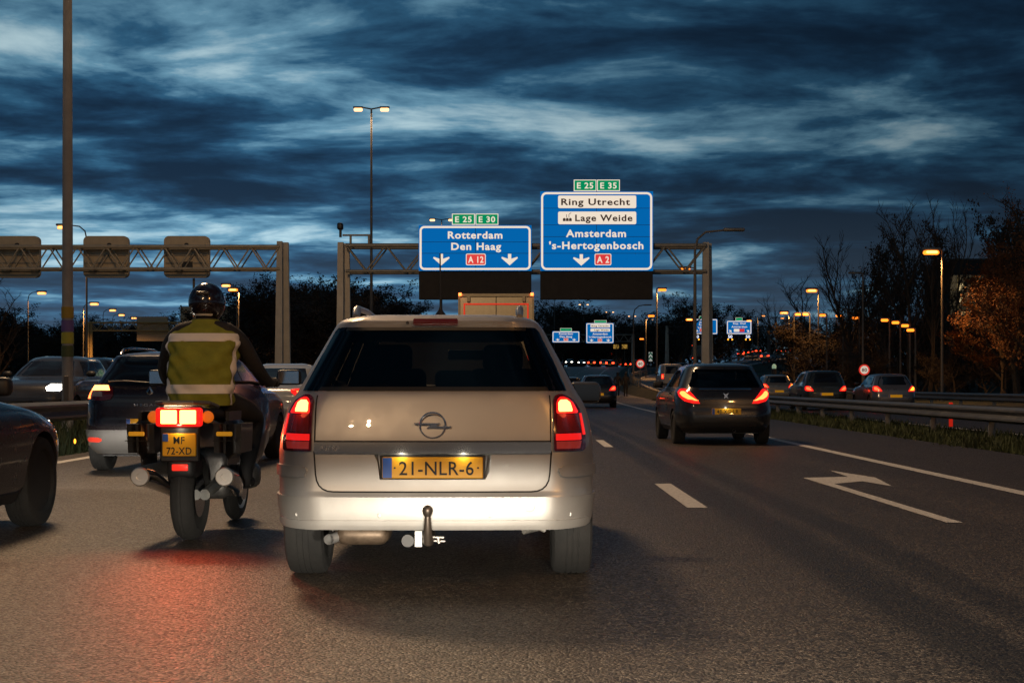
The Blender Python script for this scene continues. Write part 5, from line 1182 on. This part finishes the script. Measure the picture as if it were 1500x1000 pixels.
MB().box((-.38, 0, z0), (.38, .1, z1)).build('board', mat('chevron_white', (.7, .7, .65), .5, emit=(.5, .5, .45), es=.5, sample=False), t, smooth=None)
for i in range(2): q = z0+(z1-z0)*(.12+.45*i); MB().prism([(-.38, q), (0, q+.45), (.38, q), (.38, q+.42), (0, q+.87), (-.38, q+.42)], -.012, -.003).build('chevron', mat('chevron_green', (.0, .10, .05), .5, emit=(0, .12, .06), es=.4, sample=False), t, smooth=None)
MB().tube([(0, .15, 0), (0, .15, z1)], .07, 6).build('post', m_post, t)
d = 88; k = d/F; t = empty('bollard', ((1134-750)*k, d, rz_(d)), 0, 'small bollard with pale green cap right of the dark hatchback', 'bollard'); z1 = CH+(HZ-533)*k-rz_(d)
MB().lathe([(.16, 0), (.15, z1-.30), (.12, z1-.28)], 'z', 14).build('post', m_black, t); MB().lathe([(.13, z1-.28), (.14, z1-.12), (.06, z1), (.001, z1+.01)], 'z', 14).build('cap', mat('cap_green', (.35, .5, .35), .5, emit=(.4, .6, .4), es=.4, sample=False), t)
for y, px in ((31.5, 1470),):
    t = empty('delineator', (9.62, y, 0), R(8), 'thin red marker leaning on the right guardrail', 'marker'); MB().rbox((-.04, -.25, .15), (.04, -.2, .68), .01, 1).build('post', mat('marker_red', (.7, .03, .015), .5, emit=(1, .03, .01), es=.35, sample=False), t)
# ================================================================== street lamps
m_pole = mat('lamp_pole', (.15, .135, .115), .65, .1, var=.2, vscale=2)
m_warm = mat('lamp_warm_lit', (.8, .7, .5), .4, emit=(1, .50, .20), es=3.0, sample=False)
m_sod = mat('lamp_sodium_lit', (.8, .5, .2), .4, emit=(1, .21, .014), es=2.8, sample=False)
m_sody = mat('lamp_yellow_lit', (.8, .6, .3), .4, emit=(1, .33, .07), es=2.4, sample=False)
m_core = mat('lamp_core_lit', (.8, .6, .4), .4, emit=(1, .46, .12), es=3.4, sample=False)
SOD = (1, .46, .13); WARM = (1, .64, .35)
def head(parent, x, z, sg, ln, lit, y=0):
    """cobra-head luminaire reaching out along x"""
    h = MB(); a = x; b = x+sg*ln; lo, hi_ = min(a, b), max(a, b)
    h.rbox((lo, y-ln*.16, z), (hi_, y+ln*.16, z+ln*.16), ln*.06, 2); h_ = h.build('luminaire', m_post, parent, None, 50)
    if lit: MB().rbox((lo+ln*.08, y-ln*.15, z-max(ln*.22, .2)), (hi_-ln*.08, y+ln*.18, z-.002), ln*.12, 4).build('lamp_glass', lit, h_, None, 50); ln > .9 and MB().rbox((lo+ln*.2, y-ln*.22, z-max(ln*.16, .15)), (hi_-ln*.2, y+ln*.1, z-.03), ln*.06, 3).build('lamp_core', m_core, h_, None, 50)
def double_mast(x, y, zg, H, label, power=0, spread=.85, bands=False, r=.10):
    t = empty('street_lamp', (x, y, zg), 0, label, 'street lamp', 'double median lamps')
    MB().tube([(0, 0, -.1), (0, 0, H*.5), (0, 0, H)], [r, r*.75, r*.5], 14).build('pole', mat('mast_grey', (.34, .32, .29), .6, .1, var=.2, vscale=2) if bands else m_pole, t)
    MB().tube([(-spread+.2, 0, H+.12), (0, 0, H), (spread-.2, 0, H+.12)], .045, 6).build('arm', m_pole, t)
    for s in (-1, 1): head(t, s*(spread-.35), H+.06, s, .62, m_warm)
    if bands:
        for z, c, nm in ((1.62, (.08, .10, .03), 'dark'), (1.88, (.45, .42, .04), 'yellow'), (2.12, (.16, .10, .30), 'violet'), (2.38, (.40, .26, .03), 'amber')):
            MB().lathe([(r+.002, z), (r+.004, z), (r+.003, z+.22), (r+.001, z+.22)], 'z', 20).build('band', mat('pole_band_'+nm, c, .6), t)
        MB().rbox((-.04, -r-.015, .55), (.05, -r+.03, 1.25), .01, 1).build('service_door', m_pole, t)
    for s in ((-1, 1) if power else ()):
        if 0 < y < 60: light_at('lamp_light', 'POINT', (s*(spread-.05), 0, H-.35), t, power/2, WARM, 1.6, spec=.3)
        else: light_at('lamp_light', 'SPOT', (s*(spread-.05), 0, H-.35), t, power/2, WARM, .16 if y < 0 else .5, R(158), (0, 0, 0), None, .3, .06)
    return t
PM = 11500
double_mast(-8.75, 28, 0, 18, 'tall grey mast with coloured bands at the left, lamps out of the picture', PM*1.05, bands=True, r=.115)
double_mast((544-750)/F*87, 87, fz(87), CH+(HZ-160)/F*87-fz(87), 'tall double lamp standing clear against the sky left of the signs', PM*.08, r=.11)
double_mast((647-750)/F*146, 146, fz(146), CH+(HZ-322)/F*146-fz(146), 'double lamp peeking over the top edge of the Rotterdam sign', PM*.06, spread=1.0)
for d, px, py, lb in ((330, 812, 437, 'double lamp whose pole shows below the Amsterdam display panel'), (383, 855, 446, 'double lamp above the gap between the far signs'), (430, 893, 457, 'double lamp right of the far Amsterdam sign'), (480, 926, 463, 'double lamp third in the receding row'), (540, 952, 468, 'double lamp fourth in the receding row'), (620, 978, 472, 'double lamp fifth in the receding row'), (700, 993, 475, 'double lamp last in the receding row')):
    double_mast((px-750)/F*d, d, fz(d), CH+(HZ-py)/F*d-fz(d), lb, 0, spread=1.1 if d < 500 else 1.0, r=.14)
# the same row goes on behind the viewer
double_mast(-8.9, -30, 0, 18, 'median double lamp behind the viewer, same kind as the tall left mast', PM*.95)
double_mast(-8.9, -88, 0, 18, 'second median double lamp farther behind the viewer', PM)

def side_lamp(px, py, ppx, d, zg, label, lit, power=0, col=SOD, hl=1.1, arm=None, group='sodium side lamps', r=.09, H=None):
    """pole at column ppx, luminaire centred on (px, py)"""
    k = d/F; x = (ppx-750)*k; z = CH+(HZ-py)*k-zg; off = (px-ppx)*k
    t = empty('street_lamp', (x, d, zg), 0, label, 'street lamp', group); sg = 1 if off > 0 else -1
    reach = max(abs(off)-hl/2, .05)
    if arm == 'curve':
        pts = [(0, 0, -.1), (0, 0, z*.6), (0, 0, z-.9), (sg*.12, 0, z-.35), (sg*.5, 0, z-.03), (sg*max(reach, .6), 0, z+.05)]
        MB().tube(pts, [r, r*.75, r*.6, r*.55, r*.5, r*.45], 10).build('pole', m_pole, t)
    else:
        MB().tube([(0, 0, -.1), (0, 0, z+.05)], [r, r*.6], 10).build('pole', m_pole, t); MB().tube([(0, 0, z), (sg*reach, 0, z+.05)], r*.5, 6).build('arm', m_pole, t)
    head(t, sg*reach, z, sg, hl, lit)
    if power: light_at('lamp_light', 'SPOT', (off, 0, z-.35), t, power, col, .3, R(150), (0, 0, 0), None, .4, .3)
    return t
PS = 1500
side_lamp(1364, 367, 1380, 85, rz_(85)-.1, 'nearest orange sodium lamp at the right, before the big trees', m_sod, PS*1.5)
side_lamp(1189, 424, 1199, 125, 1.0, 'second orange sodium lamp at the right with its full pole in view', m_sod, PS)
side_lamp(1150.5, 457, 1156, 168, 1.5, 'third orange lamp of the right-hand row', m_sod, PS)
for px, py, ppx, d, lb in ((1168, 459, 1163, 128, 'orange lamp touching the third one, on its right'), (1183, 459, 1186, 126, 'orange lamp left of the second lamp pole'), (1208, 460, 1211, 122, 'first distant orange lamp right of the second lamp pole'), (1233, 461, 1235, 120, 'second distant orange lamp right of the second lamp pole'), (1257, 464, 1259, 118, 'distant orange lamp above the 80 sign'),
                           (1301, 467, 1303, 105, 'orange lamp among bare trunks, leftmost of four'), (1317, 470.5, 1319, 104, 'orange lamp among bare trunks, second of four'), (1331, 475, 1333, 103, 'orange lamp among bare trunks, third of four'), (1339, 481.5, 1341, 102, 'orange lamp among bare trunks, lowest of four'), (1098, 469, 1102, 240, 'orange lamp on the corner of the far Amsterdam sign'), (1012, 467, 1016, 180, 'small orange lamp left of the big gantry leg')):
    side_lamp(px, py, ppx, d, min(rz_(d), 3.5), lb, m_sod, 0, hl=1.0 if d > 150 else .62)
side_lamp(1118, 462, 1110, 300, 5, 'pale lamp with orange pole over the slip road, left of two', m_sody, 3000, hl=.9); side_lamp(1146, 465.5, 1136.5, 330, 6, 'pale lamp with orange pole over the slip road, right of two', m_sody, 3000, hl=.9)
side_lamp(1003.5, 393, 1019, 96, .2, 'orange lamp seen through the gantry lattice right of the Amsterdam sign', m_sod, PS, hl=.85)
side_lamp(968.5, 423, 962, 118, .5, 'orange lamp below the gantry lattice beside the Amsterdam display panel', m_sod, PS, hl=.8)
side_lamp(954, 461.5, 946, 165, 1.4, 'orange lamp below the display panel, third in the row by the guardrail', m_sod, PS, hl=.85)
side_lamp(940, 495.5, 944, 230, 3, 'small orange lamp above the small round 80 sign', m_sod, 0, hl=.8)
side_lamp(1075, 339, 1018, 66, 0, 'unlit lamp with a long curved arm behind the right gantry leg', None, 0, hl=1.0, arm='curve', r=.10)
side_lamp(949, 447.5, 928, 130, .6, 'unlit lamp with curved arm left of the orange ones', None, 0, hl=.7, arm='curve')
side_lamp(1252, 401, 1264, 100, .4, 'thin unlit lamp pole rising behind the 80 sign', None, 0, hl=.9)
# far side of the oncoming lanes
for px, py, ppx, d, lb, lit, pw in ((93, 331, 127, 98, 'lamp on a curved arm pointing left past the tall mast', m_sody, PS*1.6), (61, 428, 41, 168, 'lamp at the far left with curved arm pointing right', m_sody, PS), (138, 444, 122, 176, 'curved-arm lamp just right of the mast, first of a receding row', m_sody, 9000), (165, 453.5, 151, 225, 'curved-arm lamp second of the receding row', m_sody, 0), (178, 460.5, 165, 255, 'curved-arm lamp third of the receding row', m_sody, 0), (196, 465, 185, 285, 'curved-arm lamp last of the receding row', m_sody, 0),
                                    (331, 417, 347, 140, 'pale lamp arm upper left of the bright orange lamp by the helmet', m_sody, 0), (347, 423, 350, 132, 'bright orange lamp right of the helmet', m_sod, 5000), (358, 449.5, 371, 200, 'small lamp on a curved arm before the left wood', m_sody, 0), (343.5, 458, 353, 235, 'smallest lamp before the left wood', m_sody, 0), (434, 447, 446, 170, 'orange lamp in front of the left wood', m_sod, PS), (490, 461, 477, 205, 'orange lamp low beside the roof of the silver estate', m_sod, PS)):
    side_lamp(px, py, ppx, d, fz(d)*.6, lb, lit, pw, hl=1.0 if d < 150 else 1.2, arm='curve' if abs(px-ppx) > 8 else None, group='lamps left of the motorway', col=SOD)
t = empty('lamp_pole', (hx(272), G2+2.0, 0), 0, 'bare thin pole standing under the left gantry behind the rider', 'pole'); MB().tube([(0, 0, 0), (0, 0, hz2(404))], [.09, .07], 10).build('shaft', m_pole, t)
# unseen sodium lamp added on the right behind the viewer, as fill light
for y, lb in ((-6, 'added fill lamp on the right verge just behind the viewer'),):
    t = empty('street_lamp', (11.3, y, 0), 0, lb, 'street lamp', 'sodium side lamps'); MB().tube([(0, 0, 0), (0, 0, 10)], [.09, .06], 10).build('pole', m_pole, t); head(t, 0, 10, -1, 1.1, m_sod); light_at('lamp_light', 'POINT', (-.6, 0, 9.6), t, 4000, SOD, .4, spec=.3)

# dipped headlights of the car the picture is taken from
for s in (-1, 1): light_at('own_headlight', 'SPOT', (s*.62, 1.5, .64), None, 1500, (1, .90, .74), .06, R(80), (R(90-8.2), 0, R(1.2)), (1, .19, 1), .6, .05)

# ================================================================== trees
m_bark = mat('bark', (.060, .045, .032), .9, var=.4, vscale=6, bump=.5, bscale=20)
m_twig = mat('twigs', (.042, .032, .024), .9, var=.4, vscale=2)
m_leafo = mat('autumn_leaves', (.19, .066, .010), .8, var=.5, vscale=1.5)
m_leafd = mat('dead_leaves', (.040, .027, .015), .85, var=.5, vscale=1.2)
def tree_meshes(seed, H, spread, mlt, first=.25, leaf=0, leafm=None, leafsz=.12, up=.55, twig=.019, leaf_low=0.0, nb=10):
    r = random.Random(seed); tr = MB(); cr_ = MB(); lv = MB(); tips = []
    def grow(p, d, ln, rad, lev):
        seg = 4 if lev < 2 else 3; pts = [p]; q = p
        for i in range(seg):
            d = (d+Vector((r.gauss(0, .16), r.gauss(0, .16), r.gauss(.05, .10)))).normalized(); q = q+d*ln/seg; pts.append(q)
        if lev < 3:
            (tr if lev < 2 else cr_).tube(pts, [rad*(1-.75*i/seg) for i in range(seg+1)], 6 if lev == 0 else (5 if lev == 1 else 3), False)
        else:
            a = pts[0]; b = pts[-1]; m = pts[2]; s = Vector((r.gauss(0, 1), r.gauss(0, 1), r.gauss(0, 1))).normalized()*twig
            cr_.add([a-s, a+s, m+s*.7, m-s*.7, b], [(0, 1, 2, 3), (3, 2, 4)]); tips.append(b); tips.append(m)
            return
        n = {0: nb, 1: 7, 2: mlt}[lev]
        for k in range(n):
            t = (first if lev == 0 else .2)+(1-(first if lev == 0 else .2))*(k+r.random())/n; i = min(int(t*seg), seg-1); f = t*seg-i
            b = pts[i].lerp(pts[i+1], f); ang = r.uniform(0, 6.28)+k*2.4
            o = Vector((math.cos(ang), math.sin(ang), 0)); dd = (d*up+o*(spread if lev == 0 else .75)+Vector((0, 0, r.uniform(0, .4)))).normalized()
            grow(b, dd, ln*({0: .48, 1: .46, 2: .5}[lev])*(1.15-.5*t if lev == 0 else 1)*r.uniform(.7, 1.2), rad*{0: .38, 1: .4, 2: .4}[lev], lev+1)
    grow(Vector((0, 0, -.2)), Vector((0, 0, 1)), H*.78, H*.016+.04, 0)
    if leaf:
        for i in range(leaf):
            b = r.choice(tips); p = b+Vector((r.gauss(0, .11), r.gauss(0, .11), r.gauss(0, .11)))
            if leaf_low and p.z > H*leaf_low and r.random() < .85: continue
            a = Vector((r.gauss(0, 1), r.gauss(0, 1), r.gauss(0, 1))).normalized(); c = a.orthogonal().normalized(); s = leafsz*r.uniform(.5, 1.3)
            lv.add([p-a*s, p+c*s*.6, p+a*s, p-c*s*.6], [(0, 1, 2, 3)])
    out = [tr.mesh('trunk', False), cr_.mesh('crown', False)]; out[0].materials.append(m_bark); out[1].materials.append(m_twig); shade(out[0], 60)
    if leaf: q = lv.mesh('leaves', False); q.materials.append(leafm); out.append(q)
    return out
KIND = {'bare': [tree_meshes(11, 10, .55, 9), tree_meshes(12, 10, .45, 9, .18, up=.8), tree_meshes(13, 10, .5, 9, .12, up=.75, nb=13)],
        'wood': [tree_meshes(31, 9, .75, 7, .08, 4200, m_leafd, .085, nb=15, twig=.016), tree_meshes(32, 9, .8, 7, .06, 4200, m_leafd, .085, nb=15, twig=.016), tree_meshes(33, 9, .7, 8, .05, 4200, m_leafd, .085, nb=15, twig=.016)],
        'autumn': [tree_meshes(41, 11, .6, 9, .10, 20000, m_leafo, .065, nb=13, leaf_low=.72), tree_meshes(42, 9, .6, 8, .08, 22000, m_leafo, .065, nb=13)]}
def tree(kind, i, x, y, z, H, label, group, cat='tree', sxy=1.0, name='tree', rot=None):
    ms = KIND[kind][i]; base = (11, 9)[i] if kind == 'autumn' else {'bare': 10, 'wood': 9}[kind]
    t = empty(name, (x, y, z), rot if rot is not None else rng.uniform(0, 6.28), label, cat, group); s = H/base; t.scale = (s*sxy, s*sxy, s)
    for n_, m_ in zip(('trunk', 'crown', 'leaves'), ms): link(n_, m_, None, t)
    return t
def tz(px, pytop, d, kind, i, label, group, zg=0, sxy=1.0):
    H = (CH+(HZ-pytop)/F*d-zg)*1.0; return tree(kind, i, (px-750)/F*d, d, zg, H, label, group, sxy=sxy)
# right-hand group, near enough to tell apart
RT = [(1362, 285, 96, 'bare', 1, 'tall slender bare tree with orange-lit trunk behind the nearest sodium lamp', .62), (1335, 300, 104, 'bare', 0, 'tall bare tree left of the nearest sodium lamp', .7), (1288, 345, 110, 'bare', 2, 'upright bare tree with fanning branches right of the 80 sign', .7), (1255, 340, 116, 'bare', 2, 'upright bare tree with fanning branches above the 80 sign', .7), (1228, 362, 122, 'bare', 1, 'bare tree left of the fanning pair, right of the second lamp', .75),
      (1388, 300, 100, 'bare', 0, 'bare tree between the nearest sodium lamp and the lit building', .5), (1490, 268, 84, 'autumn', 0, 'big tree at the right edge with orange-brown leaves and thin top', .85), (1470, 372, 88, 'autumn', 1, 'smaller orange-leaved tree left of the big one at the right edge', 1.1), (1520, 330, 80, 'autumn', 1, 'orange-leaved tree cut off by the right picture edge', 1.0), (1470, 300, 110, 'bare', 0, 'bare dark tree behind the orange leaves at the right', .8), (1190, 405, 150, 'bare', 0, 'bare tree behind the second orange lamp', .9), (1165, 425, 165, 'bare', 1, 'bare tree above the top of the slip road', .9)]
for px, py, d, kd, i, lb, sx in RT: tz(px, py, d, kd, i, lb, 'trees on the right bank', .3, sx)
# dark woods behind: trees that nothing tells apart
def wood(lst, label, group):
    for px, py, d, zg in lst: tz(px, py, d, 'wood', rng.randrange(3), label, group, zg, rng.uniform(1.15, 1.6))
L1 = []
for k in range(30):
    u = k/29; px = 362+u*262; top = 404+ (10*abs(u-.3)*3 if u < .62 else 0) + (62*max(0, (u-.55)/.45)**1.3)
    L1.append((px+rng.uniform(-6, 6), top+rng.uniform(-5, 6), 190+rng.uniform(-25, 40), fz(190)-.5))
for k in range(34):
    u = k/33; px = 366+u*252; top = 424+ (70*max(0, (u-.5)/.5)**1.3); L1.append((px+rng.uniform(-6, 6), min(top, 500)+rng.uniform(-6, 16), 165+rng.uniform(-15, 15), fz(165)-.5))
wood(L1, 'dark leafless tree in the rounded wood left of the signs', 'dark rounded wood left of the signs')
L2 = [(785+k*7.5+rng.uniform(-5, 5), 443+ (30*max(0, (k-10)/18))+rng.uniform(-6, 14), 400+rng.uniform(-40, 60), 4.5) for k in range(28)]
L2 += [(790+k*8+rng.uniform(-5, 5), 474+rng.uniform(-6, 10), 350+rng.uniform(-20, 20), 4) for k in range(25)]
wood(L2, 'dark tree in the distant wood behind the far signs', 'distant wood behind the far signs')
L3 = [(-15+k*15+rng.uniform(-6, 6), 462+rng.uniform(-6, 14)-(18 if k < 3 else 0), 230+rng.uniform(-20, 50), 1.5) for k in range(26)]
L3 += [(-10+k*11+rng.uniform(-6, 6), 470+rng.uniform(-6, 10), 240+rng.uniform(-10, 15), 1) for k in range(36)]
L3 += [(-10+k*16+rng.uniform(-6, 6), 488+rng.uniform(-6, 10), 205+rng.uniform(-10, 15), 1) for k in range(24)]
wood(L3, 'dark tree in the low wood beyond the oncoming lanes', 'low wood beyond the oncoming lanes')
L4 = [(1000+rng.uniform(-20, 60), 440+rng.uniform(-8, 30), 330+rng.uniform(-30, 60), 4) for k in range(9)] + [(1070+k*11, 464+rng.uniform(-6, 12), 430+rng.uniform(-40, 60), 7) for k in range(12)]
wood(L4, 'dark tree in the wood behind the slip road gantry', 'wood behind the slip road gantry')
L5 = [(1172+k*12.5+rng.uniform(-6, 6), 470+rng.uniform(-12, 18)-k*1.2, 132+rng.uniform(-12, 40), .5) for k in range(30)] + [(1230+k*24, 505+rng.uniform(-10, 10), 100+rng.uniform(-8, 12), 0) for k in range(14)]
L6 = [(1318, 318, 112, .3), (1340, 302, 108, .3), (1340, 322, 118, .3), (1478, 312, 112, .3), (1482, 292, 106, .3), (1492, 286, 100, .3), (1515, 300, 98, .3), (1290, 392, 125, .3), (1268, 398, 128, .3), (1240, 402, 130, .3), (1355, 380, 118, .3)]
for px, py, d, zg in L6: tz(px, py, d, 'wood', rng.randrange(3), 'tall dark twiggy tree of the dense stand behind the right bank', 'dense stand behind the right bank', zg, .62)
wood(L5, 'dark bushy tree in the thicket on the right bank', 'thicket on the right bank')
tz(1000, 432, 210, 'bare', 0, 'round bare tree left of the right gantry leg under the lattice', 'bare trees by the slip road', 2, 1.25)
tz(1078, 452, 315, 'bare', 0, 'bare tree right of the right gantry leg above the far signs', 'bare trees by the slip road', 3, 1.2); tz(1, 405, 110, 'bare', 0, 'bare tree cut off by the left picture edge', 'bare trees by the slip road', 0, 1.0)

# ------------------------------------------------------------------ lit office block behind the trees
d = 230; k = d/F; bx0, bx1 = (1391-750)*k, (1500-750)*k; zb = 0.5; ztop = CH+(HZ-382)*k
t = empty('office_building', ((bx0+bx1)/2, d, zb), 0, 'dark office block with a column of lit windows behind the right trees', 'building'); ox = t.location.x
m_wall = mat('office_wall', (.030, .028, .027), .85, var=.2, vscale=.5)
MB().box((bx0-ox, 0, 0), (bx1-ox, 14, ztop-zb)).build('wall', m_wall, t, smooth=None)
MB().box((bx0-ox-.15, -.15, ztop-zb), (bx1-ox+.15, 14.15, ztop-zb+.35)).build('roof', m_black, t, smooth=None)
m_winlit = mat('window_lit', (.6, .5, .3), .4, emit=(1, .74, .36), es=.85, sample=False); m_windim = mat('window_dim', (.1, .09, .07), .2, emit=(1, .7, .3), es=.05, sample=False)
fw = MB().box((-.78, -.06, -.06), (.78, -.002, .0)).box((-.78, -.06, 1.3), (.78, -.002, 1.36)).box((-.78, -.06, .0), (-.72, -.002, 1.3)).box((.72, -.06, 0), (.78, -.002, 1.3)).mesh('frame'); fw.materials.append(m_post)
pn = MB().box((-.72, -.035, .0), (.72, -.004, 1.3)).mesh('window')
for j, py in enumerate((409, 419.5, 429.5, 439.5, 450, 460.5, 471, 481.5, 492, 502, 512)):
    for i, px in enumerate((1398, 1408, 1418, 1430, 1442, 1454, 1466, 1478, 1490)):
        lit = (i == 1 and py in (419.5, 439.5, 460.5)) or (i == 2 and py == 460.5) or (i in (5, 7) and py == 419.5) or (i == 1 and py in (481.5, 502) )
        z = CH+(HZ-py)*k-zb-.65
        o = link('window', pn.copy(), m_winlit if lit else m_windim, t, ((px-750)*k-ox, 0, z)); link('frame', fw, None, o)
